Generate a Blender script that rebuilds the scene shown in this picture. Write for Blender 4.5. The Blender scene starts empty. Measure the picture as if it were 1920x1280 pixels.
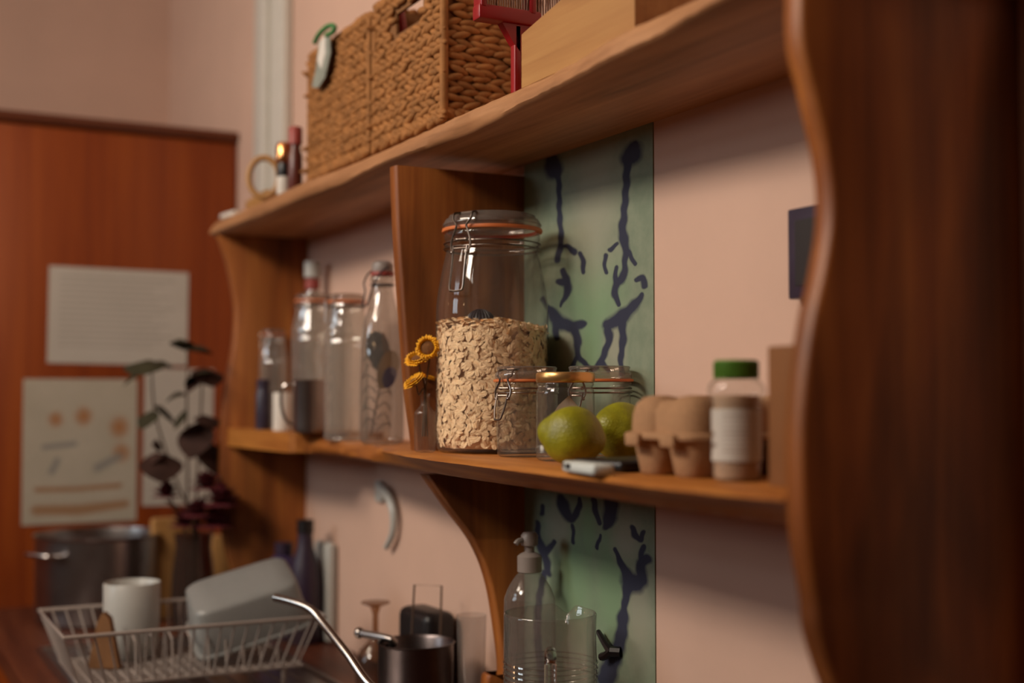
import bpy, bmesh, math, random
import numpy as np
from mathutils import Vector, Matrix
random.seed(7); rng = np.random.default_rng(7)
SC = bpy.context.scene
COL = SC.collection
PI = math.pi
R = math.radians

# ------------------------------------------------------------------ camera
CAM = Vector((0, 0, 1.35))
cd = bpy.data.cameras.new('camera'); cam = bpy.data.objects.new('camera', cd); COL.objects.link(cam)
cd.sensor_width = 36; cd.lens = 45; cd.clip_start = 0.02
cam.location = CAM; cam.rotation_euler = (R(92.5), 0, R(62.3))
cd.dof.use_dof = True; cd.dof.focus_distance = 1.47; cd.dof.aperture_fstop = 2.1
SC.camera = cam
CR = cam.rotation_euler.to_matrix()
def ray(px, py): return CR @ Vector(((px - 960) / 2400, -(py - 640) / 2400, -1))
def at(px, py, d): return CAM + ray(px, py) * d                 # a point at depth d along a sight line
def on(px, py, ax, v):                                          # a point on an axis-aligned plane of the room
    r = ray(px, py); return CAM + r * ((v - CAM[ax]) / r[ax])

# ------------------------------------------------------------------ world, lights, exposure
SC.view_settings.view_transform = 'Standard'; SC.view_settings.look = 'None'
SC.view_settings.exposure = 0.24; SC.view_settings.gamma = 1; SC.view_settings.use_curve_mapping = False
W = bpy.data.worlds.new('world'); SC.world = W; W.use_nodes = True
W.node_tree.nodes['Background'].inputs[0].default_value = (0.46, 0.17, 0.09, 1)
W.node_tree.nodes['Background'].inputs[1].default_value = 0.05
def area(name, loc, target, sx, sy, power, color):
    l = bpy.data.lights.new(name, 'AREA'); l.shape = 'RECTANGLE'; l.size = sx; l.size_y = sy; l.energy = power; l.color = color
    o = bpy.data.objects.new(name, l); COL.objects.link(o); o.location = loc
    o.rotation_euler = (Vector(target) - Vector(loc)).to_track_quat('-Z', 'Y').to_euler()
    return o
key = area('unseen_overhead_light', (-1.85, -1.0, 2.62), (-1.75, .75, 1.75), .7, .5, 12.5, (1.0, .82, .65)); key.data.spread = R(150)
area('unseen_overhead_light', (-1.08, -1.25, 2.6), (-1.2, .8, 1.5), .55, .5, 30, (1.0, .87, .74))  # added second unseen light, split off the key to fill the right side
for k, (dx, dz) in enumerate([(0, 0), (.46, 0), (0, .62), (.46, .62)]):       # the four panes of the window across the kitchen
    area('window_pane_light', (-2.75 + dx, -2.55, 2.05 + dz), (-1.7, .7, 1.45), .36, .50, 4.2, (.80, .92, 1.0))
def bulb(name, loc, power, r):
    l = bpy.data.lights.new(name, 'POINT'); l.energy = power; l.shadow_soft_size = r; l.color = (1.0, .62, .32)
    o = bpy.data.objects.new(name, l); COL.objects.link(o); o.location = loc; return o
bulb('wall_lamp_bulb', (-3.3, -1.6, 1.95), 3, .05); bulb('table_lamp_bulb', (-1.2, -2.3, 2.0), 1.5, .06)

# ------------------------------------------------------------------ materials
def new_mat(name):
    m = bpy.data.materials.new(name); m.use_nodes = True
    nt = m.node_tree; b = nt.nodes['Principled BSDF']
    return m, nt, b
def ramp(nt, stops):
    n = nt.nodes.new('ShaderNodeValToRGB'); e = n.color_ramp.elements
    e[0].position, e[0].color = stops[0][0], (*stops[0][1], 1)
    e[1].position, e[1].color = stops[-1][0], (*stops[-1][1], 1)
    for p, c in stops[1:-1]:
        k = e.new(p); k.color = (*c, 1)
    return n
def coords(nt, scale, kind='Object'):
    tc = nt.nodes.new('ShaderNodeTexCoord'); mp = nt.nodes.new('ShaderNodeMapping')
    mp.inputs['Scale'].default_value = scale
    nt.links.new(tc.outputs[kind], mp.inputs[0]); return mp
def noise(nt, mp, scale, detail=4, rough=.55, dist=0):
    n = nt.nodes.new('ShaderNodeTexNoise'); n.inputs['Scale'].default_value = scale
    n.inputs['Detail'].default_value = detail; n.inputs['Roughness'].default_value = rough
    n.inputs['Distortion'].default_value = dist
    nt.links.new(mp.outputs[0], n.inputs['Vector']); return n
def bump(nt, b, src, strength, dist=.002):
    n = nt.nodes.new('ShaderNodeBump'); n.inputs['Strength'].default_value = strength; n.inputs['Distance'].default_value = dist
    nt.links.new(src, n.inputs['Height']); nt.links.new(n.outputs[0], b.inputs['Normal']); return n
def plain(name, col, rough=.5, metal=0, var=.12, vs=30, bmp=0, spec=.5, trans=0, coat=0):
    m, nt, b = new_mat(name); mp = coords(nt, (1, 1, 1)); n = noise(nt, mp, vs)
    c0 = tuple(c * (1 - var) for c in col); c1 = tuple(min(1, c * (1 + var)) for c in col)
    r = ramp(nt, [(.3, c0), (.7, c1)]); nt.links.new(n.outputs[0], r.inputs[0]); nt.links.new(r.outputs[0], b.inputs['Base Color'])
    b.inputs['Roughness'].default_value = rough; b.inputs['Metallic'].default_value = metal
    b.inputs['Specular IOR Level'].default_value = spec
    b.inputs['Transmission Weight'].default_value = trans; b.inputs['Coat Weight'].default_value = coat
    if bmp: bump(nt, b, n.outputs[0], bmp)
    return m
def wood(name, dark, mid, light, axis=0, scale=1.0, rough=.45, figure=0, spec=.4):
    m, nt, b = new_mat(name)
    s = [14 * scale] * 3; s[axis] = 1.1 * scale
    mp = coords(nt, s)
    n = noise(nt, mp, 1.6, 6, .6, .8)
    s2 = [90 * scale] * 3; s2[axis] = 3 * scale
    mp2 = coords(nt, s2); n2 = noise(nt, mp2, 1.5, 3, .6)
    mix = nt.nodes.new('ShaderNodeMath'); mix.operation = 'MULTIPLY_ADD'
    nt.links.new(n2.outputs[0], mix.inputs[0]); mix.inputs[1].default_value = .35
    nt.links.new(n.outputs[0], mix.inputs[2])
    r = ramp(nt, [(.42, dark), (.62, mid), (.86, light)])
    nt.links.new(mix.outputs[0], r.inputs[0]); nt.links.new(r.outputs[0], b.inputs['Base Color'])
    b.inputs['Roughness'].default_value = rough; b.inputs['Specular IOR Level'].default_value = spec
    bump(nt, b, mix.outputs[0], .15, .001)
    if figure:      # broad darker heartwood streaks along the grain
        s3 = [7.0] * 3; s3[axis] = 2.2
        mp3 = coords(nt, s3); n3 = noise(nt, mp3, 1.0, 3, .5, .6)
        r3 = ramp(nt, [(.36, (figure,) * 3), (.56, (1, 1, 1))]); nt.links.new(n3.outputs[0], r3.inputs[0])
        mx = nt.nodes.new('ShaderNodeMix'); mx.data_type = 'RGBA'; mx.blend_type = 'MULTIPLY'; mx.inputs[0].default_value = 1
        nt.links.new(r.outputs[0], mx.inputs[6]); nt.links.new(r3.outputs[0], mx.inputs[7]); nt.links.new(mx.outputs[2], b.inputs['Base Color'])
    return m
def glass(name, tint=(.975, .985, .98), edge=(.50, .54, .52), wav=.0, rough=.02, gain=.6, base=.035, reflect_haze=.03):
    """thin-walled glass: sees straight through, reflects by its own Fresnel"""
    m, nt, b = new_mat(name); nt.nodes.remove(b); out = nt.nodes['Material Output']
    lw = nt.nodes.new('ShaderNodeLayerWeight'); lw.inputs[0].default_value = .5
    pw = nt.nodes.new('ShaderNodeMath'); pw.operation = 'POWER'; nt.links.new(lw.outputs['Facing'], pw.inputs[0]); pw.inputs[1].default_value = 5
    mc = nt.nodes.new('ShaderNodeMix'); mc.data_type = 'RGBA'; nt.links.new(pw.outputs[0], mc.inputs[0])
    mc.inputs[6].default_value = (*tint, 1); mc.inputs[7].default_value = (*edge, 1)
    tr = nt.nodes.new('ShaderNodeBsdfTransparent'); nt.links.new(mc.outputs[2], tr.inputs[0])
    gl = nt.nodes.new('ShaderNodeBsdfGlossy'); gl.inputs['Roughness'].default_value = rough
    fr = nt.nodes.new('ShaderNodeLayerWeight'); fr.inputs[0].default_value = .5
    f5 = nt.nodes.new('ShaderNodeMath'); f5.operation = 'POWER'; nt.links.new(fr.outputs['Facing'], f5.inputs[0]); f5.inputs[1].default_value = 4.5
    mu = nt.nodes.new('ShaderNodeMath'); mu.operation = 'MULTIPLY_ADD'; mu.use_clamp = True
    nt.links.new(f5.outputs[0], mu.inputs[0]); mu.inputs[1].default_value = gain; mu.inputs[2].default_value = base
    ms = nt.nodes.new('ShaderNodeMixShader'); nt.links.new(mu.outputs[0], ms.inputs[0])
    nt.links.new(tr.outputs[0], ms.inputs[1]); nt.links.new(gl.outputs[0], ms.inputs[2]); 
    df = nt.nodes.new('ShaderNodeBsdfDiffuse'); df.inputs[0].default_value = (.55, .52, .48, 1)  # grey diffuse film painted in for the room's missing reflections
    hz = nt.nodes.new('ShaderNodeMixShader'); hz.inputs[0].default_value = reflect_haze
    nt.links.new(ms.outputs[0], hz.inputs[1]); nt.links.new(df.outputs[0], hz.inputs[2]); nt.links.new(hz.outputs[0], out.inputs[0])
    if wav:
        mp = coords(nt, (1, 1, .35)); n = noise(nt, mp, 45, 2)
        bp = nt.nodes.new('ShaderNodeBump'); bp.inputs['Strength'].default_value = wav; bp.inputs['Distance'].default_value = .004
        nt.links.new(n.outputs[0], bp.inputs['Height'])
        nt.links.new(bp.outputs[0], gl.inputs['Normal']); nt.links.new(bp.outputs[0], fr.inputs['Normal'])
    return m
def painted(name, base0, base1, paints, rough=.7, nscale=25, ragged=.25):
    """base colour mottled by noise, with painted motifs read from mesh attributes m0, m1, ..."""
    m, nt, b = new_mat(name); mp = coords(nt, (1, 1, 1)); n = noise(nt, mp, nscale, 5, .6)
    r = ramp(nt, [(.3, base0), (.7, base1)]); nt.links.new(n.outputs[0], r.inputs[0])
    cur = r.outputs[0]; n2 = noise(nt, mp, 160, 3, .6)
    for i, c in enumerate(paints):
        a = nt.nodes.new('ShaderNodeAttribute'); a.attribute_name = 'm%d' % i
        ad = nt.nodes.new('ShaderNodeMath'); ad.operation = 'MULTIPLY_ADD'
        nt.links.new(n2.outputs[0], ad.inputs[0]); ad.inputs[1].default_value = ragged; nt.links.new(a.outputs['Fac'], ad.inputs[2])
        mr = nt.nodes.new('ShaderNodeMapRange'); mr.inputs[1].default_value = .28 + ragged / 2; mr.inputs[2].default_value = .80 + ragged / 2
        nt.links.new(ad.outputs[0], mr.inputs[0])
        mx = nt.nodes.new('ShaderNodeMix'); mx.data_type = 'RGBA'; nt.links.new(mr.outputs[0], mx.inputs[0])
        nt.links.new(cur, mx.inputs[6]); mx.inputs[7].default_value = (*c, 1); cur = mx.outputs[2]
    nt.links.new(cur, b.inputs['Base Color']); b.inputs['Roughness'].default_value = rough
    b.inputs['Specular IOR Level'].default_value = .25
    return m

M = {}
M['plaster'] = plain('pink_plaster', (.62, .41, .315), .85, var=.04, vs=6, bmp=.05)
M['ceiling'] = plain('white_ceiling', (.7, .62, .55), .9, var=.03)
M['floor'] = wood('floor_boards', (.10, .045, .02), (.16, .07, .03), (.22, .11, .05), 0, .6)
M['trim'] = plain('grey_white_paint', (.58, .55, .49), .5, var=.03)
M['shelf'] = wood('shelf_wood', (.16, .045, .009), (.32, .105, .019), (.48, .19, .038), 0, 1)
M['upper'] = wood('upper_shelf_wood', (.19, .088, .036), (.35, .165, .072), (.49, .25, .115), 0, 1, .5)
M['panel'] = wood('panel_wood', (.14, .036, .0065), (.26, .074, .0135), (.40, .135, .026), 2, 1, figure=.42)
M['cupboard'] = wood('cupboard_wood', (.16, .025, .0025), (.21, .036, .003), (.28, .057, .005), 2, .5, .4)
M['top_shade_strip'] = wood('top_shade_wood', (.07, .016, .005), (.11, .025, .007), (.15, .04, .01), 1, 1)  # darker tone paints the shading along the cupboard's top edge
M['worktop'] = wood('worktop_wood', (.045, .010, .004), (.085, .020, .008), (.14, .040, .015), 0, 1)
M['pale_wood'] = wood('pale_box_wood', (.29, .13, .040), (.39, .185, .056), (.46, .245, .08), 0, 1, .5)
M['board'] = wood('cutting_board_wood', (.25, .12, .035), (.38, .19, .06), (.45, .25, .09), 2, 1)
M['steel'] = plain('brushed_steel', (.36, .33, .32), .3, 1, var=.08)
M['dark_steel'] = plain('dull_pan_steel', (.13, .11, .11), .34, 1, var=.1)
M['chrome'] = plain('chrome', (.36, .33, .31), .2, 1, var=.02)
M['wire'] = plain('clip_wire_steel', (.24, .20, .175), .3, 1, var=.1, vs=200)
M['rubber'] = plain('orange_rubber', (.62, .17, .045), .5, var=.1, trans=.0)
M['glass'] = glass('jar_glass', wav=.14, gain=.9, base=.045, reflect_haze=.04)
M['glass_smoky'] = glass('smoky_bottle_glass', (.80, .80, .78), (.22, .22, .21), wav=.9, gain=.9, base=.12, reflect_haze=.07)
M['glass_wavy'] = glass('pressed_glass', (.90, .92, .89), (.32, .34, .32), wav=1.3, gain=.8, base=.21, reflect_haze=.16)
M['glass_lid'] = glass('lid_glass', (.78, .70, .64), (.34, .27, .23), wav=.2, gain=.7, base=.10, reflect_haze=.12)
M['glass_jug'] = glass('jug_glass', (.93, .92, .91), (.30, .27, .26), wav=.45, gain=.8, base=.06, reflect_haze=.05)
M['glass_bottle'] = glass('clear_bottle_plastic', (.84, .82, .81), (.42, .38, .38), wav=.25, gain=.7, base=.05, rough=.08, reflect_haze=.12)
M['glass_brown'] = glass('amber_goblet_glass', (.62, .46, .32), (.22, .12, .07), wav=.3, gain=.7, base=.05)
M['oats'] = plain('rolled_oats', (.97, .66, .39), .75, var=.10, vs=140)
def solid_glass(name):
    m, nt, b = new_mat(name); b.inputs['Base Color'].default_value = (.96, .95, .93, 1); b.inputs['Roughness'].default_value = .02
    b.inputs['Transmission Weight'].default_value = 1; b.inputs['IOR'].default_value = 1.5; return m
M['glass_solid'] = solid_glass('solid_glass')
M['black'] = plain('black_plastic', (.008, .006, .007), .4, var=.1)
M['navy'] = plain('navy_glaze', (.035, .028, .05), .35, var=.2)
M['white'] = plain('white_enamel', (.46, .46, .43), .35, var=.03)
M['white_wire'] = plain('white_coated_wire', (.34, .29, .26), .4, var=.04)
M['tub'] = plain('cloudy_plastic', (.34, .35, .34), .35, var=.04, trans=.35)
M['pump_plastic'] = plain('frosted_pump_plastic', (.42, .35, .31), .4, var=.04, trans=.4)
M['stopper'] = plain('grey_stopper', (.26, .22, .20), .4)
M['paper'] = plain('white_paper', (.60, .55, .47), .9, var=.05, vs=12)
M['gold'] = plain('brass_lid', (.62, .36, .13), .3, .85, var=.1)
M['copper'] = plain('copper', (.85, .38, .14), .25, 1, var=.05)
M['lime'] = plain('lime_skin', (.24, .23, .006), .42, var=.25, vs=55, bmp=.0)
M['lime_tip'] = plain('lime_tip', (.20, .14, .03), .6)
M['pulp'] = plain('grey_brown_pulp', (.38, .215, .115), .95, var=.10, vs=300, bmp=.25, spec=.1)
M['green_cap'] = plain('green_plastic', (.075, .19, .018), .45, var=.06)
M['powder'] = plain('pale_spice_powder', (.42, .27, .17), .9, var=.1)
M['kraft'] = plain('kraft_card', (.19, .07, .016), .8, var=.06)
M['red'] = plain('red_plastic', (.28, .005, .009), .35, var=.05)
M['bristle'] = plain('pale_bristle', (.45, .33, .28), .8, var=.2, vs=200)
M['hyacinth'] = plain('woven_water_hyacinth', (.31, .135, .042), .75, var=.30, vs=45, bmp=.2, spec=.25)
M['basket_core'] = plain('basket_core', (.20, .085, .025), .9, var=.1)
M['phone_white'] = plain('white_lighter_plastic', (.62, .68, .66), .3, var=.02)
M['yellow'] = plain('yellow_petal', (.92, .42, .008), .7, var=.2, vs=120)
M['seedhead'] = plain('brown_seed_head', (.16, .06, .012), .9, var=.3, vs=300, bmp=.4)
M['stem'] = plain('dry_stem', (.10, .055, .03), .8, var=.2)
M['leaf'] = plain('dull_leaf', (.038, .034, .018), .8, var=.3, vs=30, spec=.15)
M['leaf_red'] = plain('maroon_leaf', (.045, .022, .017), .8, var=.3, vs=30, spec=.15)
M['bloom'] = plain('dark_red_petal', (.10, .007, .013), .8, var=.3, vs=60)
M['scoop'] = plain('dark_scoop_plastic', (.018, .010, .016), .45, var=.3, vs=200, bmp=.3)
M['feather'] = plain('grey_brown_feather', (.10, .085, .075), .8, var=.25, vs=60)
M['feather_eye'] = plain('feather_bronze', (.20, .12, .06), .5, var=.2)
M['feather_blue'] = plain('feather_blue', (.012, .02, .07), .4, var=.2)
M['green_ribbon'] = plain('green_ribbon', (.05, .19, .055), .6, var=.15)
M['tag_card'] = plain('grey_green_card', (.24, .26, .22), .6, var=.15, vs=60)
M['tag_white'] = plain('white_card', (.66, .62, .56), .7, var=.04)
M['bottle_brown'] = plain('brown_bottle', (.10, .022, .014), .35, var=.1)
M['purple'] = plain('dark_purple_plastic', (.028, .016, .035), .4, var=.1)
M['orange_sponge'] = plain('tan_wood_brush', (.22, .10, .035), .8, var=.15)
M['teabag'] = plain('teabag_paper', (.52, .44, .36), .9, var=.06)
M['red_cap'] = plain('muted_red', (.30, .05, .04), .5)
M['pan_black'] = plain('black_enamel', (.012, .007, .008), .3, var=.1)
M['grey_wire'] = plain('dull_wire', (.16, .11, .08), .4, .6)

# ------------------------------------------------------------------ mesh tools
class MB:
    def __init__(s): s.v = []; s.f = []; s.mi = []
    def add(s, verts, faces, mi=0):
        o = len(s.v); s.v += [tuple(p) for p in verts]
        for f in faces: s.f.append(tuple(i + o for i in f)); s.mi.append(mi)
        return s
    def box(s, lo, hi, mi=0):
        (a, b, c), (d, e, f) = lo, hi
        return s.add([(a,b,c),(d,b,c),(d,e,c),(a,e,c),(a,b,f),(d,b,f),(d,e,f),(a,e,f)],
                     [(0,3,2,1),(4,5,6,7),(0,1,5,4),(1,2,6,5),(2,3,7,6),(3,0,4,7)], mi)
    def rbox(s, lo, hi, r=.002, seg=2, mi=0, mat=None):
        bm = bmesh.new(); bmesh.ops.create_cube(bm, size=1)
        c = [(a + b) / 2 for a, b in zip(lo, hi)]; d = [b - a for a, b in zip(lo, hi)]
        for v in bm.verts: v.co = Vector((v.co.x * d[0] + c[0], v.co.y * d[1] + c[1], v.co.z * d[2] + c[2]))
        bmesh.ops.bevel(bm, geom=bm.edges[:], offset=r, segments=seg, affect='EDGES', profile=.5)
        bm.verts.index_update()
        vs = [(mat @ v.co) if mat else v.co for v in bm.verts]
        s.add(vs, [[v.index for v in f.verts] for f in bm.faces], mi); bm.free(); return s
    def lathe(s, prof, seg=48, c=(0, 0, 0), mi=0, mat=None, a0=0, a1=2 * PI):
        full = abs(a1 - a0 - 2 * PI) < 1e-6; n = seg if full else seg + 1
        vs = []
        for r, z in prof:
            for k in range(n):
                a = a0 + (a1 - a0) * k / seg
                p = Vector((r * math.cos(a), r * math.sin(a), z))
                if mat: p = mat @ p
                vs.append((p.x + c[0], p.y + c[1], p.z + c[2]))
        fs = []
        for i in range(len(prof) - 1):
            for k in range(seg):
                k2 = (k + 1) % n
                fs.append((i * n + k, i * n + k2, (i + 1) * n + k2, (i + 1) * n + k))
        return s.add(vs, fs, mi)
    def tube(s, pts, r, seg=8, closed=False, mi=0, smooth=0):
        P = [Vector(p) for p in pts]
        if smooth: P = spline(P, smooth, closed)
        n = len(P); rad = r if callable(r) else (lambda t: r)
        T = []
        for i in range(n):
            if closed: t = P[(i + 1) % n] - P[i - 1]
            else: t = P[min(i + 1, n - 1)] - P[max(i - 1, 0)]
            T.append(t.normalized())
        u = T[0].orthogonal().normalized(); vs = []
        for i in range(n):
            u = (u - T[i] * u.dot(T[i]))
            u = u.normalized() if u.length > 1e-6 else T[i].orthogonal().normalized()
            w = T[i].cross(u); rr = rad(i / max(1, n - 1))
            for k in range(seg):
                a = 2 * PI * k / seg; vs.append(P[i] + (u * math.cos(a) + w * math.sin(a)) * rr)
        fs = []
        for i in range(n if closed else n - 1):
            j = (i + 1) % n
            for k in range(seg): fs.append((i * seg + k, i * seg + (k + 1) % seg, j * seg + (k + 1) % seg, j * seg + k))
        if not closed: fs += [tuple(range(seg))[::-1], tuple(range((n - 1) * seg, n * seg))]
        return s.add(vs, fs, mi)
    def ell(s, c, rx, ry, rz, nu=12, nv=8, mat=None, mi=0):
        vs = []; 
        for j in range(nv + 1):
            t = PI * j / nv
            for i in range(nu):
                a = 2 * PI * i / nu
                p = Vector((rx * math.sin(t) * math.cos(a), ry * math.sin(t) * math.sin(a), rz * math.cos(t)))
                if mat: p = mat @ p
                vs.append((p.x + c[0], p.y + c[1], p.z + c[2]))
        fs = [(j * nu + i, (j + 1) * nu + i, (j + 1) * nu + (i + 1) % nu, j * nu + (i + 1) % nu) for j in range(nv) for i in range(nu)]
        return s.add(vs, fs, mi)
    def prism(s, poly, axis, a, b, mi=0):
        """poly in the two other axes (cyclic order kept), extruded along axis from a to b"""
        def mk(p, h):
            return {0: (h, p[0], p[1]), 1: (p[0], h, p[1]), 2: (p[0], p[1], h)}[axis]
        n = len(poly)
        return s.add([mk(p, a) for p in poly] + [mk(p, b) for p in poly],
                     [tuple(range(n))[::-1], tuple(range(n, 2 * n))] + [(i, (i + 1) % n, n + (i + 1) % n, n + i) for i in range(n)], mi)
    def build(s, name, mats, parent=None, loc=None, rot=None, smooth=True, angle=40, weld=0):
        me = bpy.data.meshes.new(name); me.from_pydata(s.v, [], s.f)
        if not isinstance(mats, (list, tuple)): mats = [mats]
        for m in mats: me.materials.append(m)
        if len(mats) > 1:
            for p, i in zip(me.polygons, s.mi): p.material_index = i
        bm = bmesh.new(); bm.from_mesh(me)
        if weld: bmesh.ops.remove_doubles(bm, verts=bm.verts, dist=weld)
        bmesh.ops.recalc_face_normals(bm, faces=bm.faces)
        bm.to_mesh(me); bm.free()
        if smooth:
            me.shade_smooth()
            try: me.set_sharp_from_angle(angle=R(angle))
            except Exception: pass
        o = bpy.data.objects.new(name, me); COL.objects.link(o)
        if parent: o.parent = parent
        if loc is not None: o.location = loc
        if rot is not None: o.rotation_euler = rot
        return o
def spline(P, n, closed=False):
    P = [Vector(p) for p in P]; out = []; m = len(P)
    for i in range(m if closed else m - 1):
        if closed: a, b, c, d = P[i - 1], P[i], P[(i + 1) % m], P[(i + 2) % m]
        else: a, b, c, d = P[max(i - 1, 0)], P[i], P[i + 1], P[min(i + 2, m - 1)]
        for k in range(n):
            t = k / n
            out.append(.5 * ((2 * b) + (c - a) * t + (2 * a - 5 * b + 4 * c - d) * t * t + (3 * b - a - 3 * c + d) * t ** 3))
    if not closed: out.append(P[-1])
    return out
def spl2(pts, n): return [(p.x, p.y) for p in spline([Vector((a, b, 0)) for a, b in pts], n)]
def thing(name, label, cat, loc=(0, 0, 0), rz=0, group=None):
    o = bpy.data.objects.new(name, None); COL.objects.link(o); o.empty_display_size = .02
    o.location = loc; o.rotation_euler = (0, 0, rz); return tag(o, label, cat, group)
def tag(o, label, cat, group=None, kind=None):
    o['label'] = label; o['category'] = cat
    if group: o['group'] = group
    if kind: o['kind'] = kind
    return o
def struct(o): o['kind'] = 'structure'; return o
def rotz(a): return Matrix.Rotation(a, 4, 'Z')
def circle(r, z, n=40, a0=0): return [(r * math.cos(a0 + 2 * PI * k / n), r * math.sin(a0 + 2 * PI * k / n), z) for k in range(n)]
def face_cam(p): return math.atan2(CAM.y - p[1], CAM.x - p[0])

# ------------------------------------------------------------------ the room
WY = .82; XW = -3.68; CB = -2.95
struct(MB().box((XW - .1, WY, 0), (1.6, WY + .1, 2.7)).build('wall_back', M['plaster'], smooth=False))
struct(MB().box((XW - .1, -3.1, 0), (XW, WY, 2.7)).build('wall_left', M['plaster'], smooth=False))
struct(MB().box((XW - .1, -3.1, 2.7), (1.6, WY + .1, 2.78)).build('ceiling', M['ceiling'], smooth=False))
struct(MB().box((XW - .1, -3.1, -.05), (1.6, WY + .1, 0)).build('floor', M['floor'], smooth=False))
x0, x1 = on(493, 200, 1, WY).x, on(549, 200, 1, WY).x
tb = MB().rbox((x0, WY - .022, .9), (x1, WY, 2.7), .006)
tb.rbox((x0 + .07, WY - .034, .9), (x0 + .125, WY - .02, 2.7), .006)
struct(tb.build('trim_1', M['trim']))

# ------------------------------------------------------------------ shelf unit
S = 1.281; U0 = 1.665; U1 = 1.691
unit = thing('wall_shelf', 'large live-edge wooden wall shelf with two boards and curvy side panels', 'shelf', (0, 0, 0))
def slab(name, edge, z0, z1, back, mat, x_end, bev=.004):
    """edge = front outline [(x, y_bottom, y_top)], running left to right"""
    b = MB(); n = len(edge); rows = []
    h = z1 - z0
    for x, yb, yt in edge:
        rows.append([(x, back, z0), (x, yb + bev, z0), (x, yb, z0 + bev), (x, (yb + yt) / 2 - .001, z0 + h * .55),
                     (x, yt, z1 - bev), (x, yt + bev, z1), (x, back, z1)])
    vs = [p for r_ in rows for p in r_]; k = 7
    fs = [(i * k + j, (i + 1) * k + j, (i + 1) * k + (j + 1) % k, i * k + (j + 1) % k) for i in range(n - 1) for j in range(k)]
    fs += [tuple(range(k)), tuple(range((n - 1) * k, n * k))[::-1]]
    b.add(vs, fs); return b.build(name, mat, unit, angle=50)
def live(pts, n=8, amp=.0025, seed=1):
    rr = random.Random(seed); P = spline([Vector(p) for p in pts], n)
    return [(p.x, p.y + rr.uniform(-amp, amp) * .5, p.z + rr.uniform(-amp, amp) * .5) for p in P]
slab('upper_shelf', live([(-2.47, .632, .640), (-2.2, .640, .644), (-1.95, .644, .644), (-1.78, .651, .654), (-1.6, .647, .657),
      (-1.47, .652, .656), (-1.36, .659, .655), (-1.22, .649, .657), (-1.11, .643, .653), (-1.01, .634, .640), (-.92, .631, .640), (-.82, .618, .640), (-.68, .61, .63)]),
     U0, U1, WY, M['upper'], 0)
slab('lower_shelf', live([(-2.085, .705, .705), (-2.0, .702, .704), (-1.9, .695, .698), (-1.73, .676, .680), (-1.6, .664, .652), (-1.43, .643, .622),
      (-1.25, .630, .608), (-1.12, .625, .600), (-.96, .617, .594), (-.85, .612, .588), (-.722, .620, .597)], seed=3),
     S - .024, S, WY, M['shelf'], 0, .005)
lp = MB(); out = [(-2.437, .662), (-2.3, .664), (-2.15, .668), (-2.09, .672), (-2.082, .682), (-2.03, WY), (-2.437, WY)]
lp.prism(out, 2, S - .024, S + .010); lp.build('lower_shelf_end', M['shelf'], unit, smooth=False)
def side(name, x0, x1, front, zb, zt):
    front = [(y, min(z, U0)) for y, z in front]
    """front = [(y, z)] from top to bottom"""
    F = spl2(front, 8)
    b = MB(); n = len(F); e = .003; rows = []
    for y, z in F:
        rows.append([(x0, y + e, z), (x0 + e, y, z), (x1 - e, y, z), (x1, y + e, z), (x1, WY, z), (x0, WY, z)])
    vs = [p for r_ in rows for p in r_]; k = 6
    fs = [(i * k + j, (i + 1) * k + j, (i + 1) * k + (j + 1) % k, i * k + (j + 1) % k) for i in range(n - 1) for j in range(k)]
    fs += [tuple(range(k)), tuple(range((n - 1) * k, n * k))[::-1]]
    b.add(vs, fs); return b.build(name, M['panel'], unit, angle=50)
def prof(pts, x):          # outline of a panel seen edge on: points of the front outline on the plane x
    P = [on(px, py, 0, x) for px, py in pts]; return [(p.y, p.z) for p in P]
side('side_panel', -.722, -.700, [(.603, U0)] + prof([(1505, 60), (1530, 180), (1556, 300), (1563, 400), (1550, 500), (1528, 600), (1512, 720), (1506, 850), (1512, 1000), (1530, 1120), (1558, 1260)], -.70) + [(.70, .99), (.74, .9)], .9, U0)
side('side_panel', -2.462, -2.437, [(.640, U0)] + prof([(424, 480), (436, 530), (443, 580), (440, 640), (430, 700), (420, 760), (415, 820), (414, 900), (420, 1000), (440, 1080)], -2.437) + [(.70, .96), (.74, .9)], .9, U0)
side('divider_panel', -1.548, -1.523, prof([(743, 309)], -1.523) + prof([(745, 370), (748, 440), (754, 530), (761, 632), (769, 735), (779, 810)], -1.523) + [(.662, S)], S, U0)
side('bracket', -1.548, -1.523, prof([(800, 890), (842, 950), (890, 1015), (918, 1080), (934, 1160), (945, 1270)], -1.523) + [(.765, .98), (.77, .9)], .9, S - .024)

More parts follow.
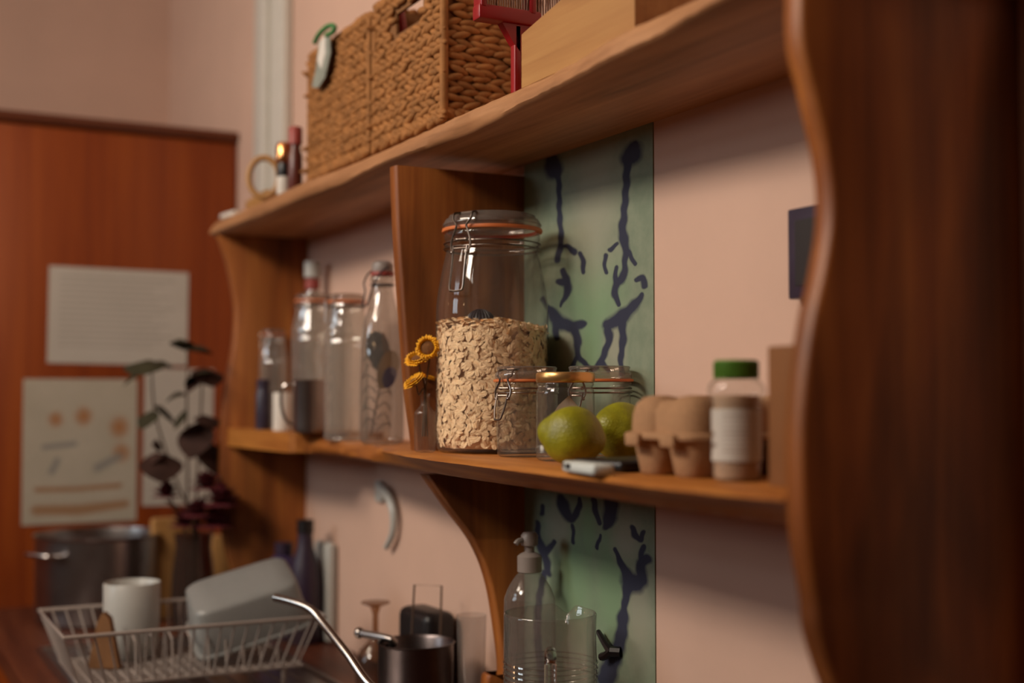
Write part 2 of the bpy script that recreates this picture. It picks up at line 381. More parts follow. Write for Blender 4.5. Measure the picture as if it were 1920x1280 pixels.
# ------------------------------------------------------------------ wallpaper strip
def seg_mask(P, strokes):
    best = np.zeros(len(P))
    for st in strokes:
        a = np.array(st, float)
        for i in range(len(a) - 1):
            p0, p1 = a[i, :2], a[i + 1, :2]; d = p1 - p0; L = max(1e-9, d @ d)
            t = np.clip(((P - p0) @ d) / L, 0, 1); q = p0 + t[:, None] * d
            w = (a[i, 2] + (a[i + 1, 2] - a[i, 2]) * t) / 2
            dist = np.linalg.norm(P - q, axis=1)
            best = np.maximum(best, np.clip(1.0 - (dist / w) * .5, 0, 1))
    return best
def blob_mask(P, blobs):
    best = np.zeros(len(P))
    for cx, cy, rx, ry in blobs:
        q = np.sqrt(((P[:, 0] - cx) / rx) ** 2 + ((P[:, 1] - cy) / ry) ** 2)
        best = np.maximum(best, np.clip(1 - q * .5, 0, 1))
    return best
def sheet(name, origin, ux, uz, nrm, w, h, th, nu, nv, masks, mat, parent=None):
    """thin sheet standing in space with painted masks; masks = [f(P)] of (u, v) in metres from the lower left"""
    us = np.linspace(0, w, nu + 1); vs = np.linspace(0, h, nv + 1)
    P = np.array([(u, v) for v in vs for u in us])
    o = np.array(origin); ux = np.array(ux); uz = np.array(uz); nrm = np.array(nrm)
    front = o + P[:, :1] * ux + P[:, 1:] * uz + nrm * th
    b = MB(); n1 = nu + 1
    b.add([tuple(p) for p in front], [(j * n1 + i, j * n1 + i + 1, (j + 1) * n1 + i + 1, (j + 1) * n1 + i) for j in range(nv) for i in range(nu)])
    c = [o, o + ux * w, o + ux * w + uz * h, o + uz * h]
    k = len(b.v); b.v += [tuple(p) for p in c] + [tuple(p + nrm * th) for p in c]
    for f in [(0, 3, 2, 1), (0, 1, 5, 4), (1, 2, 6, 5), (2, 3, 7, 6), (3, 0, 4, 7)]: b.f.append(tuple(i + k for i in f)); b.mi.append(0)
    ob = b.build(name, mat, parent, smooth=False)
    for i, f in enumerate(masks):
        a = ob.data.attributes.new('m%d' % i, 'FLOAT', 'POINT')
        a.data.foreach_set('value', np.concatenate([f(P), np.zeros(8)]).astype(np.float32))
    return ob
wx0, wx1 = -1.523, -1.2125; wz0, wz1 = .9, U0
def wp(px, py):
    p = on(px, py, 1, WY); return p.x - wx0, p.z - wz0
def strokes_px(lst):
    out = []
    for st in lst:
        r_ = []
        for x, y, w in st:
            u, v = wp(x, y); r_.append((u * .56, v, w / 1250.0))
        r_ = [tuple(q) for q in spline([Vector(q) for q in r_], 5)]
        out.append(r_)
    return out
navy_strokes = strokes_px([
 [(1034,296,16),(1040,316,26),(1049,335,9),(1051,402,8),(1054,443,8),(1051,470,9),(1046,488,9)],
 [(1057,506,7),(1064,527,12),(1067,540,11),(1062,556,9),(1053,573,4)], [(1049,527,8),(1064,530,10)],
 [(1056,462,4),(1068,463,6),(1080,473,8)], [(1090,476,7),(1095,490,7),(1096,509,6)],
 [(1018,560,6),(1030,577,8),(1041,592,16),(1054,605,18),(1076,612,15),(1096,606,9)], [(1078,612,13),(1085,640,11),(1085,667,8),(1098,680,7),(1112,694,6)],
 [(1044,605,14),(1045,634,8)], [(1085,667,7),(1074,690,5)], [(1100,680,5),(1104,700,5)],
 [(1192,272,10),(1186,290,26),(1179,306,12),(1176,349,9),(1172,402,9),(1169,434,11),(1175,462,10),(1174,490,7),(1170,520,10),(1157,534,10),(1156,556,8),(1163,573,4)],
 [(1157,502,5),(1156,530,7)], [(1160,457,4),(1146,468,6)], [(1137,480,6),(1136,495,5),(1138,511,5)],
 [(1178,468,5),(1192,494,5)], [(1194,526,5),(1206,520,8),(1211,538,6)],
 [(1205,553,6),(1192,571,13),(1179,584,15),(1162,599,19),(1139,609,12)], [(1141,610,12),(1144,637,10),(1138,655,8),(1129,676,8),(1115,694,5)],
 [(1168,605,11),(1170,640,9),(1166,668,7),(1168,700,7)], [(1129,676,6),(1142,694,6)],
 [(1020,950,7),(1018,962,7)], [(1010,980,8),(1011,1008,10),(1018,1028,14),(1026,1052,13),(1030,1074,9)], [(1024,1036,11),(1041,1016,6)],
 [(1054,935,14),(1060,952,18),(1072,972,12),(1087,953,8),(1088,936,6)], [(1076,985,5),(1077,1016,5)],
 [(1148,938,18),(1146,966,18),(1137,988,8)], [(1115,938,8),(1120,962,8),(1126,980,5)], [(1128,1002,4),(1121,1026,5)],
 [(1188,990,7),(1194,1004,9),(1204,1010,6),(1208,997,5)], [(1156,1030,5),(1164,1052,7),(1176,1072,13),(1186,1092,24),(1205,1084,15),(1203,1056,11),(1217,1048,11)],
 [(1202,1056,8),(1208,1024,6)], [(1182,1095,18),(1176,1114,10),(1173,1137,8),(1170,1158,14),(1167,1191,14),(1158,1220,17),(1146,1250,21),(1137,1274,23)],
 [(1022,1074,9),(1012,1130,10),(1010,1200,12),(1020,1280,14)],
])
def bw(px, py, rx, ry): u, v = wp(px, py); return (u, v, rx, ry)
green_areas = [bw(1110, 640, .03, .05), bw(1112, 560, .07, .05), bw(1080, 1085, .055, .075), bw(1105, 1000, .02, .05), bw(1150, 1100, .05, .07)]  # greener leaf areas of the printed pattern
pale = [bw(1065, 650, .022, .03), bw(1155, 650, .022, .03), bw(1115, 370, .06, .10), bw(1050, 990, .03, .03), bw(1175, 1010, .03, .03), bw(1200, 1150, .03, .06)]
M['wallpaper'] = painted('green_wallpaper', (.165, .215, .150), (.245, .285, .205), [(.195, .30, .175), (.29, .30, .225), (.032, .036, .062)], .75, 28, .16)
def wob(P):
    x, y = P[:, 0] * 1000, P[:, 1] * 1000
    return P + np.stack([.0007 * np.sin(y * .31 + 1.3 * np.sin(x * .23)), .0007 * np.sin(x * .37 + 1.1 * np.sin(y * .19))], 1)
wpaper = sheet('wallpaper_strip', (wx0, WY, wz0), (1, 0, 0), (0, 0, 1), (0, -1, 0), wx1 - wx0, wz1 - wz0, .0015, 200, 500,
      [lambda P: blob_mask(P, green_areas), lambda P: blob_mask(P, pale), lambda P: np.clip(1.45 * seg_mask(wob(P * np.array([.56, 1])), navy_strokes), 0, 1)], M['wallpaper'])
tag(wpaper, 'strip of green wallpaper with navy branching pattern on the wall behind the shelf', 'wallpaper')

# ------------------------------------------------------------------ tall cupboard with papers
cup = thing('tall_cupboard', 'tall orange-brown wooden cupboard with shade-toned top edge and papers stuck on', 'cupboard', (CB, 0, 0))
ctop = 1.968
b = MB().box((-.60, -.62, 0), (-.022, WY - .002, ctop - .018)); b.build('body', M['cupboard'], cup, smooth=False)
b = MB().rbox((-.62, -.63, ctop - .018), (.012, WY - .002, ctop + .004), .003); b.build('top_shade_strip', M['top_shade_strip'], cup)  # strip added to carry the painted top-edge shade
for ya, yb in ((.272, WY - .004), (-.275, .268)):
    d = MB().rbox((-.022, ya, .08), (0, yb, ctop - .022), .002).build('door', M['cupboard'], cup)
    MB().tube([(0, ya + .05 if ya > 0 else yb - .05, 1.02), (.025, ya + .05 if ya > 0 else yb - .05, 1.03), (.025, ya + .05 if ya > 0 else yb - .05, .82), (0, ya + .05 if ya > 0 else yb - .05, .81)][::1], .005, smooth=4).build('handle', M['steel'], d) if ya < 0 else None
def cup_sheet(name, px, label, masks, mat, nu=60, nv=60):
    P = [on(x, y, 0, CB) for x, y in px]      # lower left, lower right, upper left
    o, ux, uz = P[0], P[1] - P[0], P[2] - P[0]
    w, h = ux.length, uz.length; ux.normalize(); uz = (uz - ux * uz.dot(ux)).normalized()
    s = sheet(name, (CB + .0006, o.y, o.z), ux, uz, (1, 0, 0), w, h, .001, nu, nv, [lambda P, f=f: f(P, w, h) for f in masks], mat)
    return tag(s, label, 'paper')
def rel(bl): return lambda P, w, h: blob_mask(P, [(a * w, b_ * h, c * w, d * h) for a, b_, c, d in bl])
def relst(st): return lambda P, w, h: seg_mask(P, [[(a * w, b_ * h, c * w) for a, b_, c in q] for q in st])
lines = [[(.08, .9 - .06 * k, .02), (.9 - .2 * ((k * 7) % 5) / 5, .9 - .06 * k, .02)] for k in range(13)]
M['text_page'] = painted('printed_page', (.48, .45, .40), (.52, .49, .44), [(.41, .38, .34)], .9, 12)
cup_sheet('paper_page', [(88, 680), (350, 685), (95, 498)], 'white landscape page of faint small print, upper sheet stuck on the wooden cupboard', [relst(lines)], M['text_page'])
M['drawing'] = painted('child_drawing', (.42, .385, .31), (.47, .43, .355), [(.37, .18, .08), (.25, .25, .23), (.33, .19, .10)], .9, 14, .3)
cup_sheet('child_drawing', [(40, 985), (255, 975), (50, 710)], "painted drawing with orange and blue-grey blobs, lower left on the cupboard",
          [rel([(.28, .72, .06, .05), (.52, .74, .07, .06), (.84, .66, .08, .07), (.86, .48, .07, .06)]),
           relst([[(.18, .53, .05), (.45, .55, .05)], [(.65, .38, .08), (.85, .46, .06)], [(.25, .36, .06), (.3, .44, .05)]]),
           relst([[(.12, .24, .05), (.45, .235, .05), (.85, .25, .05)], [(.12, .1, .09), (.5, .09, .1), (.9, .12, .08)]])], M['drawing'])
M['paper2'] = painted('pale_sheet', (.46, .43, .385), (.50, .47, .42), [], .9, 12)
cup_sheet('paper_sheet', [(266, 948), (396, 944), (268, 690)], 'white portrait sheet on the cupboard, half hidden behind the tall flower stems', [], M['paper2'], 2, 2)

# ------------------------------------------------------------------ worktop and base cabinets
WT = .90
wt = MB().rbox((CB + .002, .266, WT - .038), (.9, WY - .001, WT), .004); o = wt.build('worktop', M['worktop'])
tag(o, 'orange-brown wooden worktop along the wall under the shelf', 'worktop')
for k in range(4):
    xa = CB + .01 + k * .95
    c = thing('base_cabinet', ['wooden base cabinet under the worktop, against the tall cupboard', 'wooden base cabinet under the drainer, below the dish rack',
              'wooden base cabinet under the worktop, below the glass jug', 'wooden base cabinet under the worktop, rightmost'][k], 'cabinet', (xa, 0, 0), group='base cabinets')
    MB().box((0, .31, 0), (.945, WY - .001, WT - .0385)).build('body', M['cupboard'], c, smooth=False)
    for q in range(2):
        d = MB().rbox((.004 + q * .472, .29, .1), (.468 + q * .472, .309, WT - .045), .002).build('door', M['cupboard'], c)
        xx = .42 if q == 0 else .525
        MB().tube([(xx, .29, .7), (xx, .268, .7), (xx, .268, .58), (xx, .29, .58)], .005).build('handle', M['steel'], d)
# stainless drainer set on the worktop
dr = MB(); xa, xb, ya, yb, zz = -2.42, -1.58, .318, .70, WT + .0005
dr.rbox((xa, ya, zz), (xb, yb, zz + .003), .001)
dr.tube([(xa + .006, ya + .006, zz + .004), (xb - .006, ya + .006, zz + .004), (xb - .006, yb - .006, zz + .004), (xa + .006, yb - .006, zz + .004)], .005, closed=True)
for k in range(10): dr.tube([(xa + .06, ya + .05 + k * .032, zz + .002), (xb - .06, ya + .05 + k * .032, zz + .002)], .003, 6)
tag(dr.build('sink_drainer', M['steel']), 'ribbed stainless draining board let into the wooden worktop', 'drainer')
DZ = WT + .0085

# ------------------------------------------------------------------ clip-top jars
def latch(t, r_lid, r_neck, z_top, z_neck, w, drop, lever_w, lever_len, wr, mat, pointed=False):
    """wire bail, lever and neck ring of a clip-top jar; the latch points along local +X"""
    b = MB()
    b.tube(circle(r_neck + wr * .6, z_neck, 48), wr * .8, 6, closed=True)
    b.tube(circle(r_neck + wr * .6, z_neck - .006 * w / .026, 48), wr * .8, 6, closed=True)
    b.build('neck_wire', mat, t)
    b = MB(); R0 = r_lid; h = w / 2; mid = (z_top + z_neck) / 2; ro = max(r_lid, r_neck) + .0045
    for s in (-1, 1):
        pts = [(R0 - .010, s * h * .82, z_top + .001), (R0 + .002, s * h * .98, z_top - .001), (ro + .001, s * h * .95, z_top - .008 * w / .026),
               (ro + .002, s * h * .55, mid + .001), (ro + .002, s * h * .62, mid - .004), (ro + .003, s * h * .98, z_neck - .001),
               (ro + .004, s * h * 1.0, z_neck - drop * .6), (ro + .005, s * h * .82, z_neck - drop)]
        b.tube(pts, wr, 8, smooth=5)
        b.ell((ro + .005, s * h * .82, z_neck - drop), wr * 1.9, wr * 1.9, wr * 1.9)
        b.ell((ro + .001, s * h * .45, z_neck), wr * 2, wr * 2, wr * 2)
    b.tube([(R0 - .010, -h * .82, z_top + .001), (R0 - .012, 0, z_top + .0015), (R0 - .010, h * .82, z_top + .001)], wr, 8, smooth=4)
    b.tube([(ro + .002, -h * .6, z_neck), (ro + .002, h * .6, z_neck)], wr * 1.1, 8)
    b.tube([(ro + .004, -h * .7, z_neck - drop * .7), (ro + .004, h * .7, z_neck - drop * .7)], wr, 8)
    b.build('wire_bail', mat, t)
    b = MB(); l = lever_w / 2; zt = z_neck - drop * .5; e = .6 if pointed else .95
    pts = [(ro + .004, -l, zt), (ro + .009, -l * .95, zt - lever_len * .5), (ro + .013, -l * e, zt - lever_len * .93), (ro + .014, -l * .5 * e, zt - lever_len),
           (ro + .014, l * .5 * e, zt - lever_len), (ro + .013, l * e, zt - lever_len * .93), (ro + .009, l * .95, zt - lever_len * .5), (ro + .004, l, zt)]
    b.tube(pts, wr, 8, smooth=5); b.build('lever', mat, t)

# big oat jar
p = at(922, 840, 1.62); BJ = Vector((p.x + .005, p.y - .002, S))
jar = thing('storage_jar', 'large clip-top glass jar half filled with rolled oats, in front of the divider', 'jar', BJ, face_cam(BJ) - R(34))
outer = spl2([(.062, .0), (.0695, .006), (.0712, .03), (.0712, .10), (.0712, .168), (.0695, .195), (.0645, .225), (.0590, .250), (.0575, .256)], 6)
b = MB().lathe([(.0, .0)] + outer + [(.0605, .259), (.0605, .2635), (.0585, .266), (.0605, .2685), (.0608, .274), (.0595, .277)], 72)
b.build('glass_body', M['glass'], jar, angle=60)
b = MB().lathe([(.0575, .2775), (.0635, .2775), (.0640, .2795), (.0635, .2815), (.0575, .2815)], 72); b.build('rubber_seal', M['rubber'], jar)
b = MB().lathe([(.0595, .2815), (.0612, .284), (.0612, .290), (.0590, .2935), (.0560, .2950), (.0545, .2985), (.050, .3000), (.0, .2985)], 72)
b.tube(circle(.0618, .2868, 60), .0012, 6, closed=True)
b.build('lid', M['glass_lid'], jar, angle=60)
latch(jar, .0612, .0600, .2965, .2625, .028, .016, .021, .056, .0015, M['wire'])

# oats: individual flakes all round the heap
def flake():
    L, Wd = .0050, .0037; vs = []; ys = [-.97, -.6, -.12, 0, .12, .6, .97]; nx = 5
    for y in ys:
        half = L * math.sqrt(max(.04, 1 - y * y))
        for k in range(nx):
            x = half * (k / (nx - 1) * 2 - 1)
            vs.append((x, y * Wd, .0011 * (1 - y * y) * (1 - .5 * (x / L) ** 2) - (.0007 if y == 0 and 0 < k < nx - 1 else 0)))
    fs = [(r * nx + k, r * nx + k + 1, (r + 1) * nx + k + 1, (r + 1) * nx + k) for r in range(len(ys) - 1) for k in range(nx - 1)]
    return np.array(vs), fs
fv, ff = flake()
OH = .158
def oat_surface(u):
    return 0
b = MB()
def put_flake(c, nrm, tilt):
    nrm = Vector(nrm).normalized()
    q = nrm.to_track_quat('Z', 'Y').to_matrix() @ Matrix.Rotation(random.uniform(0, 2 * PI), 3, 'Z') @ Matrix.Rotation(random.gauss(0, tilt), 3, 'X')
    s = random.uniform(.85, 1.2)
    A = np.array(q) * s
    pts = fv @ A.T + np.array(c)
    b.add(pts.tolist(), ff)
for k in range(3600):
    z = random.uniform(.008, OH - .003); a = random.uniform(0, 2 * PI)
    rmax = .0690 if z > .02 else .0645 + (z / .02) * .0045
    rr = rmax - .0006 - random.random() ** 1.5 * .005
    put_flake((rr * math.cos(a), rr * math.sin(a), z), (math.cos(a), math.sin(a), random.gauss(0, .2)), .30)
def oat_top(x, y):
    return OH + .004 * math.cos(x * 40) - .10 * max(0, (x * .2 + y) ) + .006 * (1 - (x * x + y * y) / .005)
for k in range(900):
    a = random.uniform(0, 2 * PI); rr = .0685 * math.sqrt(random.random())
    x, y = rr * math.cos(a), rr * math.sin(a)
    put_flake((x, y, oat_top(x, y) - .002 + random.uniform(-.001, .0015)), (random.gauss(0, .25), random.gauss(0, .25), 1), .4)
core = [(0, .004), (.058, .004), (.0625, .012), (.0632, .03), (.0632, OH - .01), (.055, OH - .006), (0, OH - .004)]
b.lathe(core, 40)
oats = b.build('rolled_oats', M['oats'], loc=BJ + Vector((0, 0, .002)), angle=60)
tag(oats, 'heap of pale rolled oats filling the lower half of the big clip-top jar', 'oats', kind='stuff')
pc = at(901, 600, 1.6)
b = MB(); mt = Matrix.Rotation(R(20), 4, 'X')
for k in range(24):
    a = 2 * PI * k / 24
    b.tube([(.0165 * math.cos(a) * math.sin(t), .0165 * math.sin(a) * math.sin(t), .014 * math.cos(t)) for t in np.linspace(.1, PI - .1, 12)], .0016, 5)
b.ell((0, 0, 0), .0163, .0163, .0138, 20, 12)
b.tube([(0, 0, -.010), (.008, .01, -.022), (.014, .016, -.034)], .004, 8)
tag(b.build('measuring_scoop', M['scoop'], loc=(pc.x, pc.y, S + OH + .006)), 'dark ribbed scoop half sunk in the oats of the big jar', 'scoop')

def small_jar(pos, label, ang, sc=1.0):
    t = thing('clip_jar', label, 'jar', pos, ang, 'small clip-top glass jars')
    pr = spl2([(.0315, 0), (.0345, .003), (.0352, .010), (.0356, .04), (.0360, .066), (.0362, .072)], 5)
    b = MB().lathe([(0, .001)] + pr + [(.0350, .0735), (.0372, .0755), (.0372, .0785), (.0352, .080), (.0372, .0815), (.0372, .0855), (.036, .087)], 56)
    b.lathe([(0, .006), (.031, .006), (.0335, .012)], 48)
    b.build('glass_body', M['glass'], t, angle=60)
    MB().lathe([(.034, .0872), (.0392, .0872), (.0396, .0886), (.0392, .090), (.034, .090)], 56).build('rubber_seal', M['rubber'], t)
    b = MB().lathe([(.0360, .090), (.0375, .0915), (.0375, .096), (.0360, .0985), (.0345, .0990), (.0350, .1015), (.0358, .1035), (.0345, .105), (.0, .1045)], 56)
    b.build('lid', M['glass_lid'], t, angle=60)
    latch(t, .0365, .0362, .1005, .0795, .022, .012, .0155, .030, .00115, M['wire'], True)
    return t
p = at(988, 780, 1.50); small_jar((p.x, p.y, S), 'small empty clip-top jar in front of the big oat jar, wire clip facing out', face_cam(p) - R(38))
p = at(1124, 780, 1.475); small_jar((p.x, p.y, S), 'small clip-top jar behind the two limes, against the green wallpaper', face_cam(p) - R(34))
# jar with brass lid
p = at(1060, 780, 1.405); t = thing('jam_jar', 'glass jam jar with a brass-coloured screw lid behind the front lime', 'jar', (p.x, p.y, S))
pr = spl2([(.028, 0), (.0315, .003), (.0322, .010), (.0322, .04), (.0320, .070), (.0310, .077), (.0300, .0795)], 5)
MB().lathe([(0, .001)] + pr + [(.0300, .081), (.0312, .0825), (.0312, .0845), (.030, .0855)], 56).build('glass_body', M['glass'], t, angle=60)
MB().lathe([(.0316, .0855), (.0324, .0865), (.0324, .0945), (.0312, .0962), (.029, .0966), (.0285, .0956), (0, .0955)], 56).build('lid', M['gold'], t)
# folded paper bag in it
b = MB(); b.add([(-.017, -.002, .010), (.014, .004, .010), (.020, .002, .052), (.004, .0, .071), (-.008, -.002, .060), (-.017, -.003, .045),
                 (-.017, .004, .010), (.014, .010, .010), (.020, .008, .052), (.004, .006, .071), (-.008, .004, .060), (-.017, .003, .045)],
                [(0, 1, 2, 3, 4, 5), (11, 10, 9, 8, 7, 6)] + [(i, (i + 1) % 6, 6 + (i + 1) % 6, 6 + i) for i in range(6)])
tag(b.build('paper_sachet', M['teabag'], loc=(p.x, p.y, S), rot=(0, 0, face_cam(p) + PI / 2), smooth=False), 'pale folded paper sachet inside the brass-lidded jam jar', 'sachet')

# limes
def lime(px, py, d, r, label, rx, ry, rz):
    p = at(px, py, d); n1, n2 = 48, 32; b = MB(); vs = []
    for j in range(n2 + 1):
        t_ = PI * j / n2
        for i in range(n1):
            a = 2 * PI * i / n1; m = 1 + .012 * math.sin(5 * a + 3 * t_) + .010 * math.sin(3 * a - 2 * t_)
            z = math.cos(t_); zz = 1.06 * z + (.16 * max(0, (z - .86)) / .14) + (-.08 * max(0, (-z - .9)) / .1)
            q = Vector((math.sin(t_) * math.cos(a) * m, math.sin(t_) * math.sin(a) * m, zz)) * r
            vs.append(q)
    b.add(vs, [(j * n1 + i, (j + 1) * n1 + i, (j + 1) * n1 + (i + 1) % n1, j * n1 + (i + 1) % n1) for j in range(n2) for i in range(n1)])
    o = b.build('lime', M['lime'], rot=(rx, ry, rz), angle=80)
    o.location = (p.x, p.y, S); Mx = o.rotation_euler.to_matrix()
    o.location.z = S - min((Mx @ v.co).z for v in o.data.vertices)
    tag(o, label, 'lime', 'limes')
    s = MB().lathe([(0, 1.205 * r), (.07 * r, 1.20 * r), (.10 * r, 1.17 * r)], 12).build('stem_end', M['lime_tip'], o)
# pores of the lime skin
nt = M['lime'].node_tree; bb = nt.nodes['Principled BSDF']; vo = nt.nodes.new('ShaderNodeTexVoronoi'); vo.inputs['Scale'].default_value = 520
mp = coords(nt, (1, 1, 1)); nt.links.new(mp.outputs[0], vo.inputs['Vector']); bump(nt, bb, vo.outputs['Distance'], .35, .0012)
lime(1074, 815, 1.30, .0302, 'yellow-green lime in front of the brass-lidded jar, nearer the shelf edge', R(78), R(10), R(-40))
lime(1166, 800, 1.362, .0315, 'yellow-green lime behind, half hidden by the egg carton', R(70), R(-25), R(30))

# white lighter and black phone
pa, pb = on(1044, 885, 2, S), on(1128, 897, 2, S); dv = (pb - pa); ang = math.atan2(dv.y, dv.x); L = dv.length * .72; pa = pa - dv * .16
t = thing('pocket_lighter', 'flat white plastic lighter with a dark window, lying on the shelf front edge', 'lighter', (pa.x + dv.x / 2, pa.y + dv.y / 2 + .016, S), ang)
MB().rbox((-L / 2, -.010, 0), (L / 2, .012, .0105), .0038, 3).build('body', M['phone_white'], t)
MB().rbox((-L / 2 + .012, -.0106, .0038), (-L / 2 + .022, -.0098, .0085), .0003, 1).build('window', M['black'], t)
MB().rbox((-L / 2 + .005, -.0106, .0045), (-L / 2 + .0085, -.0098, .0082), .0003, 1).build('button', M['scoop'], t)
t = thing('mobile_phone', 'black phone lying flat between the limes and the egg carton', 'phone', (-1.030, .668, S), R(12))
MB().rbox((-.034, -.045, 0), (.034, .055, .011), .004, 3).build('body', M['black'], t)
MB().rbox((-.031, -.042, .0108), (.031, .052, .0114), .0002, 1).build('screen', M['pan_black'], t)

# egg carton
def superloft(b, rings, cx, cy, n=28, ex=.42, mi=0):
    vs = []
    for hx, hy, z in rings:
        for k in range(n):
            a = 2 * PI * k / n; c, s = math.cos(a), math.sin(a)
            vs.append((cx + hx * math.copysign(abs(c) ** ex, c), cy + hy * math.copysign(abs(s) ** ex, s), z))
    fs = [(i * n + k, i * n + (k + 1) % n, (i + 1) * n + (k + 1) % n, (i + 1) * n + k) for i in range(len(rings) - 1) for k in range(n)]
    fs += [tuple(range(n))[::-1], tuple(range((len(rings) - 1) * n, len(rings) * n))]
    b.add(vs, fs, mi)
ec = thing('egg_carton', 'grey-brown pulp egg carton for six eggs, closed, beside the spice jar', 'egg carton', (-.938, .703, S), R(4))
b = MB()
for i in range(2):
    for j in range(3):
        superloft(b, [(.014, .014, 0), (.0165, .0165, .002), (.0195, .0195, .018), (.0225, .0225, .034)], -.0245 + .049 * i, -.047 + .047 * j, 28, .75)
b.build('base', M['pulp'], ec, angle=60)
b = MB(); superloft(b, [(.0535, .0755, .0325), (.0540, .0760, .0340), (.0535, .0755, .0370), (.0505, .0725, .0385)], 0, 0, 40, .30)
for i in range(2):
    for j in range(3):
        superloft(b, [(.0235, .0235, .034), (.0240, .0240, .042), (.0232, .0232, .054), (.0200, .0200, .0635), (.0140, .0140, .0690), (.006, .006, .0708)], -.0245 + .049 * i, -.0465 + .0465 * j, 28, .78)
superloft(b, [(.046, .066, .036), (.0455, .0655, .056), (.0400, .0600, .0650), (.030, .050, .0672)], 0, 0, 40, .35)
b.build('lid', M['pulp'], ec, angle=60)
for xx in (-.0245, .0245):
    MB().rbox((xx - .010, -.0805, .026), (xx + .010, -.0745, .0375), .0025, 2).build('closing_tab', M['pulp'], ec)

# spice jar
p = at(1381, 800, 1.065); sj = thing('spice_jar', 'clear spice jar with a green cap and white label, right of the egg carton', 'jar', (p.x, p.y, S), face_cam(p))
body = spl2([(.0175, 0), (.0196, .002), (.0203, .006), (.0203, .012), (.0200, .016), (.0200, .060), (.0203, .064), (.0232, .071), (.0238, .075), (.0222, .080), (.0185, .084), (.0180, .086)], 4)
MB().lathe([(0, .0005)] + body, 56).build('glass_body', M['glass'], sj, angle=60)
MB().lathe([(0, .002), (.0175, .002), (.0188, .005), (.0188, .0705), (0, .071)], 40).build('powder', M['powder'], sj)
b = MB().lathe([(.0180, .0845), (.0183, .0850), (.0183, .0985), (.0170, .1000), (0, .1000)], 60)
for k in range(60):
    a = 2 * PI * k / 60; b.tube([(.0184 * math.cos(a), .0184 * math.sin(a), .0855), (.0184 * math.cos(a), .0184 * math.sin(a), .098)], .0005, 5)
b.build('cap', M['green_cap'], sj)
M['spice_label'] = painted('spice_label', (.50, .46, .41), (.54, .50, .44), [(.30, .22, .18), (.10, .045, .02)], .6, 20, .2)
nu, nv = 60, 50; a0, a1 = R(-115), R(115); b = MB(); vs = []; uv = []
for j in range(nv + 1):
    for i in range(nu + 1):
        a = a0 + (a1 - a0) * i / nu; z = .0165 + .043 * j / nv
        vs.append((.0207 * math.cos(a), .0207 * math.sin(a), z)); uv.append((i / nu, j / nv))
b.add(vs, [(j * (nu + 1) + i, j * (nu + 1) + i + 1, (j + 1) * (nu + 1) + i + 1, (j + 1) * (nu + 1) + i) for j in range(nv) for i in range(nu)])
lb = b.build('label', M['spice_label'], sj, angle=80); UV = np.array(uv)
m0 = seg_mask(UV, [[(.36, .88 - .085 * k, .016), (.62 + .12 * ((k * 3) % 4) / 4, .88 - .085 * k, .016)] for k in range(9)])
m1 = blob_mask(UV, [(.17, .52, .06, .06), (.19, .30, .07, .05), (.15, .42, .04, .05), (.13, .2, .05, .06)])
for i, mm in enumerate((m0, m1)):
    at_ = lb.data.attributes.new('m%d' % i, 'FLOAT', 'POINT'); at_.data.foreach_set('value', mm.astype(np.float32))

# kraft box and dark framed thing on the wall
bx = MB().rbox((-.797, .645, S), (-.728, .76, S + .109), .0015)
bx.box((-.797, .6449, S + .085), (-.728, .6451, S + .0855))
tag(bx.build('cardboard_box', M['kraft']), 'plain kraft cardboard box tucked against the right side panel', 'box')
fa, fb = on(1497, 395, 1, WY), on(1503, 562, 1, WY)
t = thing('wall_frame', 'thin dark picture frame on the wall, mostly hidden by the right side panel', 'frame', (0, 0, 0))
MB().rbox((fa.x, WY - .014, fb.z), (fa.x + .13, WY - .0005, fa.z), .002).build('frame_border', M['navy'], t)
MB().box((fa.x + .012, WY - .0150, fb.z + .012), (fa.x + .118, WY - .0138, fa.z - .012)).build('picture', M['black'], t, smooth=False)

# ------------------------------------------------------------------ left bay
def at_xy(px, py, d, z): p = at(px, py, d); return Vector((p.x, p.y, z))
SL = S + .010
# swing-top bottle and feather
bp = at_xy(716, 800, 1.90, S)
t = thing('swing_top_bottle', 'clear swing-top glass bottle holding a peacock feather, left of the divider', 'bottle', bp, face_cam(bp) - R(60))
pr = spl2([(.026, 0), (.0305, .004), (.0322, .012), (.0325, .05), (.0322, .10), (.0315, .14), (.028, .175), (.0205, .205), (.0160, .225), (.0150, .238)], 6)
MB().lathe([(0, .002)] + pr + [(.0175, .241), (.0178, .247), (.0155, .249)], 48).build('glass_body', M['glass_smoky'], t, angle=60)
MB().lathe([(.0, .272), (.010, .272), (.0155, .268), (.0165, .262), (.0160, .256), (.0, .255)], 32).build('stopper', M['stopper'], t)
MB().lathe([(.012, .250), (.0172, .250), (.0176, .2525), (.0172, .2555), (.012, .2555)], 32).build('rubber_seal', M['red_cap'], t)
b = MB(); b.tube(circle(.0172, .236, 30), .0013, 6, closed=True)
for s in (-1, 1):
    b.tube([(0, s * .0185, .262), (.012, s * .020, .255), (.022, s * .017, .240), (.024, s * .010, .226), (.030, s * .008, .205)], .0013, 6, smooth=4)
b.tube([(.030, -.008, .205), (.0305, 0, .2035), (.030, .008, .205)], .0013, 6); b.tube([(0, -.0185, .262), (0, .0185, .262)], .0013, 6)
b.build('wire_bail', M['scoop'], t)
def feather_shape(w, h, n=20):
    return [(w * math.sin(PI * k / n) ** .8 * (1 if k <= n else -1), h * (k / n)) for k in range(n + 1)]
ft = thing('peacock_feather', 'peacock feather with a blue eye curled inside the swing-top bottle', 'feather', bp, face_cam(bp) + PI / 2)
